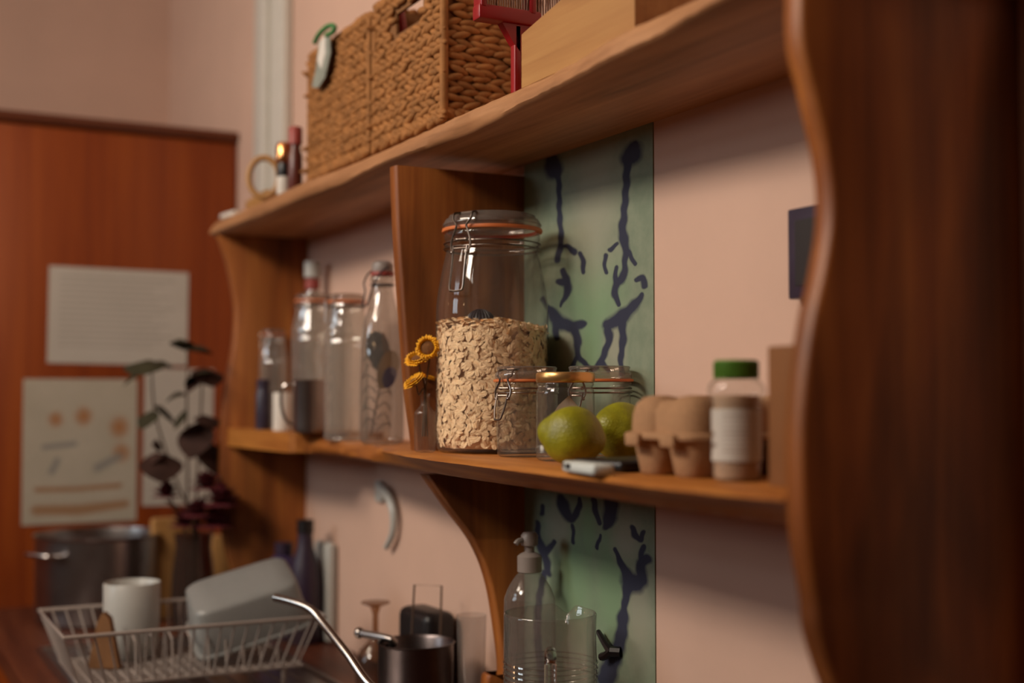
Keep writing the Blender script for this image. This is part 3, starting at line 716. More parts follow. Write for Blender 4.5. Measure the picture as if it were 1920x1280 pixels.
b = MB(); b.tube([(-.016, .002, .012), (-.010, .0, .05), (-.002, -.003, .09), (.004, -.004, .13), (.002, -.003, .165)], .0012, 6, smooth=5); b.build('quill', M['stem'], ft)
def leafy(b, c, w, h, tilt, y, th=.0008):
    pts = []
    n = 16
    for k in range(n): 
        a = 2 * PI * k / n; x = w * math.sin(a) * (1 + .15 * math.cos(a)); z = h * math.cos(a)
        pts.append((c[0] + x * math.cos(tilt) - z * math.sin(tilt), c[1] + x * math.sin(tilt) + z * math.cos(tilt)))
    b.prism(pts, 1, y, y + th)
b = MB(); leafy(b, (-.006, .138), .0175, .030, R(10), .004)
for k in range(14):
    s = -1 if k % 2 else 1; z0 = .02 + k * .008
    b.tube([(-.008, .001, z0), (-.008 + s * .012, .004, z0 + .010), (-.008 + s * .021, .006, z0 + .008 - .01 * (k % 3))], .0009, 5, smooth=3)
b.build('vane', M['feather'], ft, smooth=False)
b = MB(); leafy(b, (.008, .110), .0150, .030, R(-18), -.006); b.build('eye_ring', M['feather_eye'], ft, smooth=False)
b = MB(); leafy(b, (.0105, .098), .0100, .0165, R(-18), -.0075); b.build('eye_spot', M['feather_blue'], ft, smooth=False)
# storage jars in the left bay
def bay_jar(px, d, z, r, h, label, ang=-50, lidmat='glass_lid', rub=True):
    p = at_xy(px, 800, d, z); t = thing('preserving_jar', label, 'jar', p, face_cam(p) + R(ang), 'preserving jars in the left bay')
    pr = spl2([(r * .9, 0), (r * .985, .004), (r, .012), (r, h * .35), (r, h * .62), (r * 1.02, h * .66), (r * .97, h * .69), (r * 1.0, h * .72), (r * .93, h * .78), (r * .84, h * .85), (r * .80, h * .89)], 6)
    MB().lathe([(0, .002)] + pr + [(r * .84, h * .90), (r * .84, h * .93), (r * .80, h * .94)], 48).build('glass_body', M['glass_wavy'], t, angle=60)
    if rub: MB().lathe([(r * .7, h * .94), (r * .88, h * .94), (r * .88, h * .953), (r * .7, h * .953)], 40).build('rubber_seal', M['rubber'], t)
    MB().lathe([(r * .80, h * .953), (r * .84, h * .96), (r * .82, h * .985), (r * .7, h), (0, h * .995)], 40).build('lid', M[lidmat], t, angle=60)
    b = MB(); b.tube(circle(r * .86, h * .915, 40), .0013, 6, closed=True)
    for s in (-1, 1): b.tube([(r * .8, s * .010, h * .99), (r * .98, s * .011, h * .95), (r, s * .009, h * .90), (r * 1.08, s * .007, h * .80)], .0012, 6, smooth=3)
    b.build('wire_bail', M['wire'], t); return t
bay_jar(649, 2.06, S, .0355, .235, 'tall clear clip-top jar directly left of the feather bottle')
bay_jar(587, 2.34, SL, .0400, .248, 'tall clear clip-top jar behind the steel mug, reddish lid seal', 150)
bay_jar(512, 2.475, SL, .0270, .190, 'shorter clear jar in the left corner of the shelf, behind the navy bottle', -40)
# steel mug
p = at_xy(580, 800, 2.14, SL); t = thing('steel_mug', 'polished steel mug with a loop handle in front of the tall jars', 'mug', p, face_cam(p) - R(100))
MB().lathe([(0, .001), (.023, 0), (.0255, .002), (.0268, .01), (.0272, .085), (.0280, .0875), (.0268, .0885), (.0262, .086), (.0255, .01), (0, .006)], 40).build('cup_body', M['steel'], t)
MB().tube([(.026, 0, .078), (.040, 0, .080), (.047, 0, .068), (.046, 0, .040), (.038, 0, .020), (.026, 0, .014)], .0028, 8, smooth=6).build('handle', M['chrome'], t)
# navy bottle, white candle, tall bottle
p = at_xy(493, 790, 2.36, SL); t = thing('navy_flask', 'small dark navy flask at the far left of the shelf', 'flask', p)
MB().lathe([(0, 0), (.0125, 0), (.0135, .004), (.0135, .066), (.0115, .072), (.0115, .078)], 32).build('body', M['navy'], t)
MB().lathe([(.0115, .078), (.0122, .0785), (.0122, .090), (.010, .0925), (0, .093)], 32).build('cap', M['purple'], t)
p = at_xy(529, 790, 2.27, SL); t = thing('pillar_candle', 'plain white pillar candle standing between the navy flask and the steel mug', 'candle', p)
MB().lathe([(0, 0), (.0155, 0), (.0165, .001), (.0165, .066), (.0155, .0675), (.008, .0665), (0, .066)], 32).build('wax', M['tag_white'], t)
MB().tube([(0, 0, .066), (.0006, 0, .072)], .0007, 6).build('wick', M['black'], t)
p = on(586, 500, 1, .788); t = thing('sauce_bottle', 'tall white bottle with a red band standing at the back of the left bay', 'bottle', (p.x, p.y, SL))
MB().lathe([(0, 0), (.020, 0), (.022, .003), (.022, .20), (.018, .235), (.013, .255), (.013, .285)], 32).build('body', M['glass_smoky'], t)
MB().lathe([(.0135, .285), (.0155, .286), (.0155, .315), (0, .317)], 28).build('cap', M['white'], t)
MB().lathe([(.0133, .262), (.0142, .263), (.0142, .281), (.0133, .282)], 28).build('band', M['red_cap'], t)
# bud vase with yellow flowers
vp = at_xy(797, 800, 1.615, S); t = thing('bud_vase', 'small clear bottle used as a bud vase between the divider and the oat jar', 'vase', vp)
pr = spl2([(.0105, 0), (.0128, .002), (.0134, .006), (.0134, .040), (.0130, .050), (.0085, .056), (.0058, .060), (.0056, .070)], 5)
MB().lathe([(0, .001)] + pr + [(.0066, .0715), (.0066, .074), (.0056, .0745)], 36).build('glass_body', M['glass'], t, angle=60)
def flower(px, py, d, r, face, label, tail):
    c = at(px, py, d); nrm = Vector(face).normalized(); q = nrm.to_track_quat('Z', 'Y').to_matrix().to_4x4()
    t = thing('yellow_flower', label, 'flower', (0, 0, 0), group='yellow flowers in the bud vase')
    b = MB(); Mx = Matrix.Translation(c) @ q
    for ring, (n, rr, wdt, lift) in enumerate([(30, r, .17, .10), (28, r * .94, .17, .38), (24, r * .82, .16, .65)]):
        for k in range(n):
            a = 2 * PI * (k + ring * .5) / n + random.uniform(-.06, .06); l = rr * random.uniform(.9, 1.08); ca, sa = math.cos(a), math.sin(a); w = r * wdt
            i0 = r * .52
            def P(s, side, z): return Mx @ Vector((ca * s - sa * side, sa * s + ca * side, z))
            b.add([P(i0, -w * .6, 0), P(i0, w * .6, 0), P((i0 + l) / 2, w, lift * r * .35), P(l, 0, lift * r * .55), P((i0 + l) / 2, -w, lift * r * .35), P((i0 + l) / 2, 0, lift * r * .5 + .0006)],
                  [(0, 1, 5), (1, 2, 5), (2, 3, 5), (3, 4, 5), (4, 0, 5)])
    b.build('petals', M['yellow'], t, smooth=False)
    b = MB(); b.lathe([(0, .22 * r), (.3 * r, .20 * r), (.5 * r, .10 * r), (.56 * r, -.05 * r), (.3 * r, -.25 * r), (0, -.3 * r)], 24, mat=Mx); b.build('flower_centre', M['seedhead'], t)
    b = MB(); e = c - nrm * r * .25
    b.tube([e, e - nrm * .006 + Vector((0, 0, -.008)), Vector((vp.x, vp.y, S + .078)) + Vector((tail[0] * .3, tail[1] * .3, 0)), Vector((vp.x + tail[0], vp.y + tail[1], S + .02))], .0011, 6, smooth=6)
    b.build('stem', M['stem'], t); return t
tc = Vector((.87, -.5, 0))
flower(802, 652, 1.60, .0165, (.75, -.62, .15), 'topmost yellow flower of the bud vase, facing out with a brown centre', (.003, .002))
flower(784, 673, 1.615, .0175, (.35, -.45, .82), 'yellow flower of the bud vase seen edge-on, just below the topmost', (-.003, .001))
flower(777, 716, 1.605, .0160, (.0, -.6, .75), 'lowest yellow flower of the bud vase, hanging over its neck', (-.002, -.003))
flower(800, 708, 1.655, .0120, (.2, .3, .9), 'small yellow flower at the back of the bud vase, under the others', (.002, -.002))

# ------------------------------------------------------------------ upper shelf
def basket(xa, xb, ya, yb, z0, h, name_label, hole=None, seed=1):
    t = thing('storage_basket', name_label, 'basket', ((xa + xb) / 2, (ya + yb) / 2, z0), 0, 'woven baskets on the upper shelf')
    rr = random.Random(seed); hx, hy = (xb - xa) / 2, (yb - ya) / 2; rows = 23; dz = h / rows; b = MB(); k = .009
    def lumps(p0, p1, out, ln, holey=False, thin=1):
        p0, p1, out = Vector(p0), Vector(p1), Vector(out); L = (p1 - p0).length; dirv = (p1 - p0) / L; n = max(1, round(L / ln))
        for r_ in range(rows):
            z = (r_ + .5) * dz; off = rr.random()
            for i in range(-1, n + 1):
                s = (i + off + rr.uniform(-.12, .12)) * L / n
                if s < .004 or s > L - .004: continue
                c = p0 + dirv * s + out * .0015 * rr.uniform(-1, 1)
                c.z = z + rr.uniform(-.0012, .0012)
                if holey and hole:
                    wxx = c.x + (xa + xb) / 2; wz = c.z + z0
                    if hole[0] - .009 < wxx < hole[1] + .009 and hole[2] - .005 < wz < hole[3] + .004: continue
                mt = Matrix(((dirv.x, out.x, 0), (dirv.y, out.y, 0), (0, 0, 1))).to_4x4() @ Matrix.Rotation(R(rr.uniform(8, 24) * thin * (1 if r_ % 2 else -1)), 4, 'Y')
                b.ell(c, L / n * .74, .0058 * thin, dz * (.56 if thin == 1 else .52), 10, 7, mt)
    lumps((-hx, -hy, 0), (hx, -hy, 0), (0, -1, 0), .021, True)
    lumps((hx, -hy, 0), (hx, hy, 0), (1, 0, 0), .021, thin=.8)
    lumps((-hx, -hy, 0), (-hx, hy, 0), (-1, 0, 0), .034)
    lumps((-hx, hy, 0), (hx, hy, 0), (0, 1, 0), .034)
    for sx in (-1, 1):
        for sy in (-1, 1): b.tube([(sx * hx, sy * hy, .004), (sx * hx, sy * hy, h - .004)], .0058, 8)
    b.build('woven_sides', M['hyacinth'], t, angle=80)
    b = MB(); e = .003
    if hole:
        a0, a1 = hole[0] - (xa + xb) / 2, hole[1] - (xa + xb) / 2; c0, c1 = hole[2] - z0, hole[3] - z0
        b.box((-hx, -hy + e, .004), (a0, -hy + e + .004, h)); b.box((a1, -hy + e, .004), (hx, -hy + e + .004, h))
        b.box((a0, -hy + e, .004), (a1, -hy + e + .004, c0)); b.box((a0, -hy + e, c1), (a1, -hy + e + .004, h))
    else: b.box((-hx, -hy + e, .004), (hx, -hy + e + .004, h))
    b.box((-hx, hy - e - .004, .004), (hx, hy - e, h)); b.box((-hx + e, -hy, .004), (-hx + e + .004, hy, h)); b.box((hx - e - .004, -hy, .004), (hx - e, hy, h))
    b.box((-hx, -hy, .003), (hx, hy, .007)); b.box((-hx + .03, -hy + .022, -.0125), (hx - .03, hy - .004, .003))
    b.build('liner', M['basket_core'], t, smooth=False)
    def braid(z, r_, nm, jit):
        b = MB(); pts = [(-hx, -hy), (hx, -hy), (hx, hy), (-hx, hy)]
        for q in range(4):
            A, B = Vector((*pts[q], z)), Vector((*pts[(q + 1) % 4], z)); n = round((B - A).length / .015)
            for i in range(n):
                c = A + (B - A) * ((i + .5) / n) + Vector((rr.uniform(-1, 1), rr.uniform(-1, 1), rr.uniform(-1, 1))) * jit
                d = (B - A).normalized(); mt = Matrix(((d.x, -d.y, 0), (d.y, d.x, 0), (0, 0, 1))).to_4x4() @ Matrix.Rotation(R(28), 4, 'Y')
                b.ell(c, .0125, r_, r_ * .9, 10, 7, mt)
        return b.build(nm, M['hyacinth'], t, angle=80)
    braid(h, .0075, 'rim', .001); braid(.009, .0068, 'base_braid', .0015)
    return t
B2 = (-1.722, -1.484); B1 = (-2.012, -1.744)
basket(B1[0], B1[1], .680, .806, U1 + .013, .206, 'left woven basket on the upper shelf, with a tag hanging on it', None, 4)
basket(B2[0], B2[1], .680, .806, U1 + .013, .210, 'right woven basket on the upper shelf, with a square handle hole', (-1.651, -1.557, 1.858, 1.888), 9)
# tag on the basket
ty = .663
def bt(px, py): return on(px, py, 1, ty)
t = thing('gift_tag', 'grey and white tag on a green ribbon hanging from the left basket', 'tag', (0, 0, 0))
b = MB(); P = [bt(*q) for q in [(598, 78), (617, 62), (619, 100), (609, 145), (596, 165), (584, 163), (592, 130)]]
b.prism([(p.x, p.z) for p in P], 1, ty, ty + .002); b.build('card', M['tag_card'], t, smooth=False)
b = MB(); P = [bt(*q) for q in [(602, 78), (610, 66), (611, 100), (603, 130), (596, 112)]]
b.prism([(p.x, p.z) for p in P], 1, ty - .0008, ty); b.build('printed_front', M['tag_white'], t, smooth=False)
b = MB(); pp = [bt(*q) for q in [(590, 80), (597, 66), (607, 55), (618, 48), (627, 50), (624, 60), (612, 66)]]
b.tube(pp, .004, 8, smooth=5); b.build('ribbon', M['green_ribbon'], t)
# red thing inside the right basket
pr_ = on(771, 15, 1, .72); b = MB()
b.tube([(pr_.x, .72, U1 + .012), (pr_.x + .004, .715, 1.80), (pr_.x + .004, .705, 1.87), (pr_.x - .004, .70, 1.925), (pr_.x - .03, .71, 1.945), (pr_.x - .05, .72, 1.92)], .008, 10, smooth=5)
tag(b.build('hooked_handle', M['red']), 'red hooked handle seen through the hole of the right basket', 'handle')
# red brush
bxx = -1.305
t = thing('hand_brush', 'red plastic brush with pale bristles standing between basket and wooden box', 'brush', (bxx, .69, U1))
MB().rbox((-.006, -.0042, 0), (.006, .0050, .092), .002).build('handle', M['red'], t)
b = MB().rbox((-.010, -.052, .092), (.010, .030, .110), .003); b.prism([(-.006, .070), (.008, .055), (.029, .094), (-.022, .094)], 0, -.006, .006)
for yy in (-.050, .0145): b.rbox((-.011, yy, .106), (.011, yy + .0075, .150), .002)
b.build('head', M['red'], t)
b = MB()
for i in range(34):
    for j in range(3):
        yy = -.040 + i * .0032; xx = -.006 + .006 * j
        b.tube([(xx, yy, .108), (xx + random.uniform(-.002, .002), yy + random.uniform(-.002, .002), .150 + random.uniform(0, .012))], .0009, 4)
o = b.build('bristles', M['bristle'], t); o['kind'] = 'stuff'
# pale wooden box
t = thing('wooden_box', 'open box of pale smooth wood on the upper shelf, right of the baskets', 'box', (0, 0, 0))
xa, xb, ya, yb, zb, zt = -1.238, -1.010, .662, .80, U1 + .001, 1.752
zt2 = 1.79
MB().prism([(xa, zb), (xb, zb), (xb, zt2), (xa, zt)], 1, ya, ya + .012).build('front_panel', M['pale_wood'], t, smooth=False)
MB().prism([(xa, zb), (xb, zb), (xb, zt2), (xa, zt)], 1, yb - .012, yb).build('back_panel', M['pale_wood'], t, smooth=False)
MB().box((xa, ya + .0122, zb), (xa + .012, yb - .0122, zt)).build('end_panel', M['pale_wood'], t, smooth=False)
MB().box((xb - .012, ya + .0122, zb), (xb, yb - .0122, zt2)).build('end_panel', M['pale_wood'], t, smooth=False)
MB().box((xa + .0122, ya + .0122, zb), (xb - .0122, yb - .0122, zb + .008)).build('bottom', M['pale_wood'], t, smooth=False)
# little things at the left end
p = at(495, 314, 2.22); zc = U1 + .036
b = MB(); b.tube([(0, .026 * math.cos(a), .034 * math.sin(a)) for a in np.linspace(0, 2 * PI, 33)[:-1]], .0055, 10, closed=True)
tag(b.build('wooden_ring', M['board'], loc=(p.x, p.y, U1 + .0400), rot=(0, 0, R(-28))), 'upright wooden ring standing near the left end of the upper shelf', 'ring')
p = at(533, 310, 2.16); t = thing('spice_tin', 'little bottle with a copper top and black band beside the wooden ring', 'bottle', (p.x, p.y, U1))
MB().lathe([(0, 0), (.0115, 0), (.0125, .002), (.0125, .030)], 28).build('body', M['tag_white'], t)
MB().lathe([(.0126, .030), (.0130, .031), (.0130, .052), (.0126, .053)], 28).build('band', M['black'], t)
MB().lathe([(.0126, .053), (.0140, .055), (.0145, .065), (.0140, .082), (.011, .088), (0, .089)], 28).build('lid', M['copper'], t)
p = at(555, 300, 2.125); t = thing('brown_bottle', 'slim dark red-brown bottle beside the left basket on the upper shelf', 'bottle', (p.x - .004, p.y, U1))
MB().lathe([(0, 0), (.011, 0), (.012, .002), (.012, .06), (.0085, .070), (.0085, .078)], 28).build('body', M['bottle_brown'], t)
MB().lathe([(.0088, .078), (.0115, .079), (.0115, .106), (.010, .108), (0, .108)], 28).build('cap', M['red_cap'], t)
pa = at(478, 372, 2.30); b = MB().rbox((-.075, -.002, 0), (.075, .10, .022), .004)
tag(b.build('wooden_tray', M['board'], loc=(pa.x, .655, U1), rot=(0, 0, R(-3))), 'shallow tan wooden board lying at the left end of the upper shelf', 'board')
pa = at(420, 402, 2.42); b = MB().rbox((-.035, -.008, 0), (.035, .012, .010), .003)
tag(b.build('white_peg', M['tag_white'], loc=(pa.x - .005, .650, U1), rot=(0, 0, R(6))), 'small white slip on the very left corner of the upper shelf', 'slip')

# ------------------------------------------------------------------ things on the worktop
# stainless pot
p = at_xy(185, 1080, 2.60, WT); t = thing('steel_pot', 'wide stainless steel pot standing by the cupboard behind the dish rack', 'pot', p)
MB().lathe([(0, .002), (.112, 0), (.119, .006), (.1215, .03), (.1225, .168), (.127, .172), (.1275, .175), (.1215, .1745), (.1195, .165), (.118, .03), (0, .010)], 64).build('pot_body', M['steel'], t)
for s in (-1, 1):
    MB().tube([(s * .03 - .004, -.121 * 1, .14), (s * .03, -.15, .143), (s * .0, -.155, .143)], .004, 8).build('rivet', M['steel'], t) if False else None
for a in (R(120), R(300)):
    q = rotz(a); MB().tube([q @ Vector(v) for v in [(.120, -.035, .140), (.148, -.032, .144), (.153, 0, .145), (.148, .032, .144), (.120, .035, .140)]], .0045, 8, smooth=4).build('handle', M['steel'], t)
# dish rack
rk = thing('dish_rack', 'white wire dish rack standing on the draining board', 'dish rack', (0, 0, 0))
ra, rb_, rc, rd = -2.165, -1.900, .287, .672; zt, zb = 1.012, .935; ins = .028
top = [(ra, rc, zt), (rb_, rc, zt), (rb_, rd, zt), (ra, rd, zt)]; bot = [(ra + ins, rc + ins, zb), (rb_ - ins, rc + ins, zb), (rb_ - ins, rd - ins, zb), (ra + ins, rd - ins, zb)]
MB().tube(top, .0032, 8, closed=True).build('top_rim', M['white_wire'], rk)
MB().tube(bot, .0028, 8, closed=True).build('bottom_rim', M['white_wire'], rk)
def wirepath(pts, nm='wire'): return MB().tube(pts, .0017, 6).build(nm, M['white_wire'], rk)
for k in range(1, 19):
    f = k / 19; yT = rc + (rd - rc) * f; yB = rc + ins + (rd - rc - 2 * ins) * f
    wirepath([(rb_, yT, zt), (rb_ - ins, yB, zb), (ra + ins, yB, zb), (ra, yT, zt)])
for k in range(1, 12):
    f = k / 12; xT = ra + (rb_ - ra) * f; xB = ra + ins + (rb_ - ra - 2 * ins) * f
    wirepath([(xT, rc, zt), (xB, rc + ins, zb), (xB, rd - ins, zb), (xT, rd, zt)])
for k in range(9):
    yy = rc + .11 + k * .027; wirepath([(rb_ - .05, yy, zb), (rb_ - .06, yy, zb + .052), (rb_ - .085, yy, zb + .060), (rb_ - .11, yy, zb + .052), (rb_ - .12, yy, zb)], 'plate_divider')
for x, y in ((ra + .05, rc + .05), (rb_ - .05, rc + .05), (ra + .05, rd - .05), (rb_ - .05, rd - .05)): MB().tube([(x, y, zb), (x, y, DZ - .003)], .004, 8).build('foot', M['white_wire'], rk)
RZ = zb + .0035
p = at_xy(247, 1150, 2.04, RZ); t = thing('white_mug', 'large white mug standing in the dish rack, left of the plastic tub', 'mug', p, face_cam(p) + R(160))
MB().lathe([(0, .001), (.033, 0), (.036, .003), (.041, .02), (.0435, .060), (.0440, .116), (.0430, .1175), (.0418, .116), (.0412, .060), (.038, .02), (0, .008)], 48).build('cup_body', M['white'], t)
MB().tube([(.043, 0, .098), (.060, 0, .098), (.069, 0, .082), (.066, 0, .052), (.054, 0, .032), (.041, 0, .028)], .0048, 8, smooth=6).build('handle', M['white'], t)
# plastic tub upside down, leaning in the rack
b = MB(); n = 36; vs = []
rings = [(.094, .064, 0), (.094, .064, .004), (.089, .059, .005), (.082, .052, .070), (.076, .046, .076), (.05, .03, .077)]
superloft(b, rings, 0, 0, 40, .28)
p = at(478, 1105, 2.03); o = b.build('plastic_tub', M['tub'], loc=(p.x - .012, p.y - .005, RZ + .052), angle=50)
o.rotation_euler = (R(22), R(-15), R(82)); tag(o, 'cloudy plastic tub drying upside down in the dish rack', 'tub')
# scrubbing brush wedge in the rack
p = at(182, 1215, 1.95); b = MB(); b.prism([(-.022, 0), (.026, 0), (.010, .075), (.0, .084), (-.008, .07)], 1, -.008, .008)
tag(b.build('wooden_spatula', M['orange_sponge'], loc=(p.x - .0, p.y + .01, RZ), rot=(0, 0, R(60))), 'tan wooden spatula head leaning at the left end of the dish rack', 'spatula')
# faucet
F = [at(516, 1120, 1.76), at(548, 1128, 1.74), at(582, 1142, 1.72), at(604, 1166, 1.70), at(650, 1224, 1.65), at(702, 1290, 1.60)]
base = Vector((F[-1].x + .055, F[-1].y + .03, WT)); F += [base + Vector((-.006, -.003, .09)), base + Vector((0, 0, .055))]
t = thing('tap', 'thin chrome tap spout rising from the worktop in front of the dish rack', 'tap', base)
MB().tube([q - base for q in F], .0056, 14, smooth=8).build('spout', M['chrome'], t)
MB().lathe([(0, .060), (.014, .060), (.016, .055), (.017, .01), (.024, .006), (.025, 0), (0, 0)], 32).build('tap_body', M['chrome'], t)
MB().tube([(0, .012, .045), (.006, .04, .058), (.008, .065, .062)], .0045, 10, smooth=4).build('lever', M['chrome'], t)
# vase of flowers
vz = at_xy(362, 1100, 2.50, WT); t = thing('flower_vase', 'dark glass vase with a tall bunch of flowers behind the dish rack', 'vase', vz)
MB().lathe([(0, .002), (.036, 0), (.040, .004), (.043, .05), (.040, .11), (.034, .16), (.037, .185), (.035, .185), (.032, .16), (.038, .11), (.041, .05), (.036, .008), (0, .006)], 40).build('vase_body', M['glass_brown'], t)
def leaf(b, base, tip, w, droop=.02, mi=0):
    base, tip = Vector(base), Vector(tip); d = tip - base; s = d.cross(Vector((0, 0, 1))); s = s.normalized() if s.length > 1e-4 else Vector((1, 0, 0))
    n = 7; L = []; Rr = []; C = []
    for k in range(n + 1):
        f = k / n; c = base + d * f + Vector((0, 0, droop * 4 * f * (1 - f))); ww = w * math.sin(PI * min(1, f * .93 + .05)) ** .8
        L.append(c + s * ww - Vector((0, 0, ww * .25))); Rr.append(c - s * ww - Vector((0, 0, ww * .25))); C.append(c)
    vs = L + C + Rr; m = n + 1; fs = []
    for k in range(n): fs += [(k, k + 1, m + k + 1, m + k), (m + k, m + k + 1, 2 * m + k + 1, 2 * m + k)]
    b.add(vs, fs, mi)
mouth = Vector((vz.x, vz.y, WT + .18))
def leafy_stem(pts, leaves, label, mat):
    t = thing('leafy_stem', label, 'leafy stem', mouth, group='leafy stems in the vase')
    P = [Vector((vz.x + random.uniform(-.015, .015), vz.y + random.uniform(-.015, .015), WT + .02)), mouth + Vector((random.uniform(-.015, .015), random.uniform(-.015, .015), 0))] + [at(*q) for q in pts]
    MB().tube([q - mouth for q in P], lambda f: .0032 - .0016 * f, 7, smooth=6).build('stem', M['stem'], t)
    for (a, b_) in leaves:
        m = MB(); A, B = at(*a), at(*b_); B = A + (B - A) * 1.15; leaf(m, A - mouth, B - mouth, .030 + random.uniform(0, .012), .012); m.build('leaf', mat, t)
leafy_stem([(330, 900, 2.5), (292, 780, 2.46), (284, 684, 2.44)], [((284, 684, 2.44), (238, 718, 2.42)), ((284, 684, 2.44), (318, 690, 2.46)), ((284, 676, 2.44), (262, 700, 2.38)), ((290, 770, 2.46), (268, 800, 2.44)), ((290, 760, 2.46), (322, 790, 2.46))], 'leafy stem leaning furthest left, its top leaves across the white page', M['leaf'])
leafy_stem([(352, 900, 2.5), (350, 790, 2.46), (352, 655, 2.44)], [((352, 655, 2.44), (332, 642, 2.42)), ((352, 655, 2.44), (392, 662, 2.46)), ((350, 720, 2.45), (392, 700, 2.44)), ((350, 740, 2.45), (316, 752, 2.44)), ((350, 770, 2.45), (330, 800, 2.44))], 'tallest leafy stem, upright in the middle of the vase', M['leaf'])
leafy_stem([(370, 900, 2.5), (376, 800, 2.48), (380, 690, 2.46)], [((380, 690, 2.46), (396, 720, 2.44)), ((380, 700, 2.46), (356, 730, 2.44)), ((376, 790, 2.48), (360, 850, 2.44)), ((378, 820, 2.48), (402, 880, 2.46)), ((376, 780, 2.48), (398, 800, 2.46))], 'leafy stem leaning right, against the left shelf panel', M['leaf_red'])
leafy_stem([(330, 960, 2.5), (310, 900, 2.45), (300, 850, 2.42)], [((302, 850, 2.42), (274, 872, 2.40)), ((302, 850, 2.42), (330, 880, 2.44)), ((300, 850, 2.42), (304, 896, 2.38)), ((300, 845, 2.42), (290, 830, 2.42))], 'short leafy stem low on the left, over the white sheet', M['leaf_red'])
def red_flower(px, py, d, r, label):
    c = at(px, py, d); t = thing('red_flower', label, 'flower', c, group='dark red flowers in the vase')
    MB().tube([Vector((0, 0, -.3 * r)), (mouth - c) * .5 + Vector((0, 0, .01)), mouth - c, Vector((vz.x, vz.y, WT + .03)) - c], .0022, 7, smooth=5).build('stem', M['stem'], t)
    b = MB()
    for ring in range(4):
        n = 7 + ring * 3; el = R(75 - ring * 26)
        for k in range(n):
            a = 2 * PI * k / n + ring * .4; dd = Vector((math.cos(a) * math.cos(el), math.sin(a) * math.cos(el), math.sin(el)))
            leaf(b, dd * r * .15, dd * r * random.uniform(.85, 1.1), r * .28, r * .1)
    b.build('petals', M['bloom'], t)
for q, l in [((312, 930, 2.44, .030), 'dark red flower lowest on the left of the bunch, over the white sheet'), ((388, 915, 2.44, .034), 'dark red flower at the top middle of the vase bunch'), ((415, 945, 2.42, .040), 'dark red flower on the right of the vase bunch'),
             ((370, 965, 2.42, .034), 'dark red flower low in the front of the vase bunch'), ((450, 930, 2.50, .030), 'dark red flower furthest right in the vase bunch'), ((402, 985, 2.43, .038), 'dark red flower lowest in the bunch, just above the vase mouth'), ((345, 985, 2.46, .030), 'dark red flower low on the left, beside the standing board')]: red_flower(*q, l)
# boards by the cupboard
p = at_xy(322, 1080, 2.62, WT); b = MB().rbox((-.011, -.045, 0), (.011, .045, .205), .006)
tag(b.build('chopping_board', M['board'], loc=(p.x, p.y, WT), rot=(0, 0, R(10))), 'tan wooden chopping board standing upright between steel pot and vase', 'board')
p = at_xy(415, 1080, 2.66, WT); b = MB().rbox((-.009, -.022, 0), (.009, .022, .165), .005)
tag(b.build('bread_board', M['board'], loc=(p.x, p.y, WT), rot=(0, 0, R(5))), 'narrow tan wooden board standing upright right of the flower vase', 'board')
# dark bottles in the corner below the shelf
p = on(572, 1050, 1, .765); t = thing('dark_bottle', 'dark purple bottle with a narrow neck in the corner under the shelf', 'bottle', (p.x, .765, WT))
MB().lathe([(0, 0), (.026, 0), (.029, .004), (.029, .11), (.025, .145), (.015, .175), (.0135, .20)], 32).build('body', M['purple'], t)
MB().lathe([(.0138, .20), (.0155, .201), (.0155, .225), (0, .226)], 24).build('cap', M['black'], t)
p = on(532, 1050, 1, .745); t = thing('violet_bottle', 'short violet-tinted bottle beside the dark bottle under the shelf', 'bottle', (p.x, .745, WT))
MB().lathe([(0, 0), (.030, 0), (.033, .004), (.033, .13), (.022, .15), (.014, .155)], 32).build('body', plain('violet_plastic', (.05, .03, .09), .4), t)
MB().lathe([(.0145, .155), (.017, .156), (.017, .178), (0, .179)], 24).build('cap', M['purple'], t)
# white board leaning at the wall, hook, hoops
p0, p1 = on(607, 1015, 1, WY), on(634, 1015, 1, WY)
b = MB().rbox((p0.x + .004, WY - .022, WT), (p1.x + .004, WY - .002, 1.082), .008, 3)
tag(b.build('white_board_edge', M['white'], None), 'narrow white plastic board standing upright against the wall under the shelf', 'board')
t = thing('wall_hook', 'white curved hook hanging on the wall under the lower shelf', 'hook', (0, 0, 0))
P = [on(*q, 1, WY - .012) for q in [(712, 912), (728, 930), (738, 962), (736, 1000), (724, 1026)]]
MB().tube(P, lambda f: .009 - .004 * f, 10, smooth=6).build('hook_arm', M['white'], t)
q = on(716, 918, 1, WY); MB().rbox((q.x - .016, WY - .008, q.z - .020), (q.x + .016, WY - .0005, q.z + .016), .003).build('back_plate', M['white'], t)
# upturned goblet
p = on(704, 1160, 1, .742); t = thing('goblet', 'amber glass goblet drying upside down left of the saucepan', 'glass', (p.x, .742, WT))
MB().lathe([(.0, .135), (.022, .134), (.0225, .132), (.008, .126), (.0045, .115), (.0045, .085), (.010, .074), (.024, .060), (.031, .035), (.030, .001)], 40).build('goblet_body', M['glass_brown'], t)
# saucepan with a long handle
p = at_xy(792, 1230, 1.78, WT); t = thing('saucepan', 'dark steel saucepan with a long handle pointing left, under the shelf', 'saucepan', (p.x, p.y - .01, WT), 0)
MB().lathe([(0, .001), (.046, 0), (.050, .004), (.052, .012), (.052, .108), (.0545, .111), (.053, .112), (.050, .108), (.0495, .012), (0, .006)], 48).build('pan_body', M['dark_steel'], t)
h1 = at(735, 1199, 1.79) - t.location; h2 = at(674, 1186, 1.83) - t.location
MB().tube([Vector((-.045, -.020, .098)), h1, h2], .0055, 10, smooth=4).build('handle', M['steel'], t)
MB().ell(h2, .008, .008, .008, 12, 8).build('handle_end', M['chrome'], t)
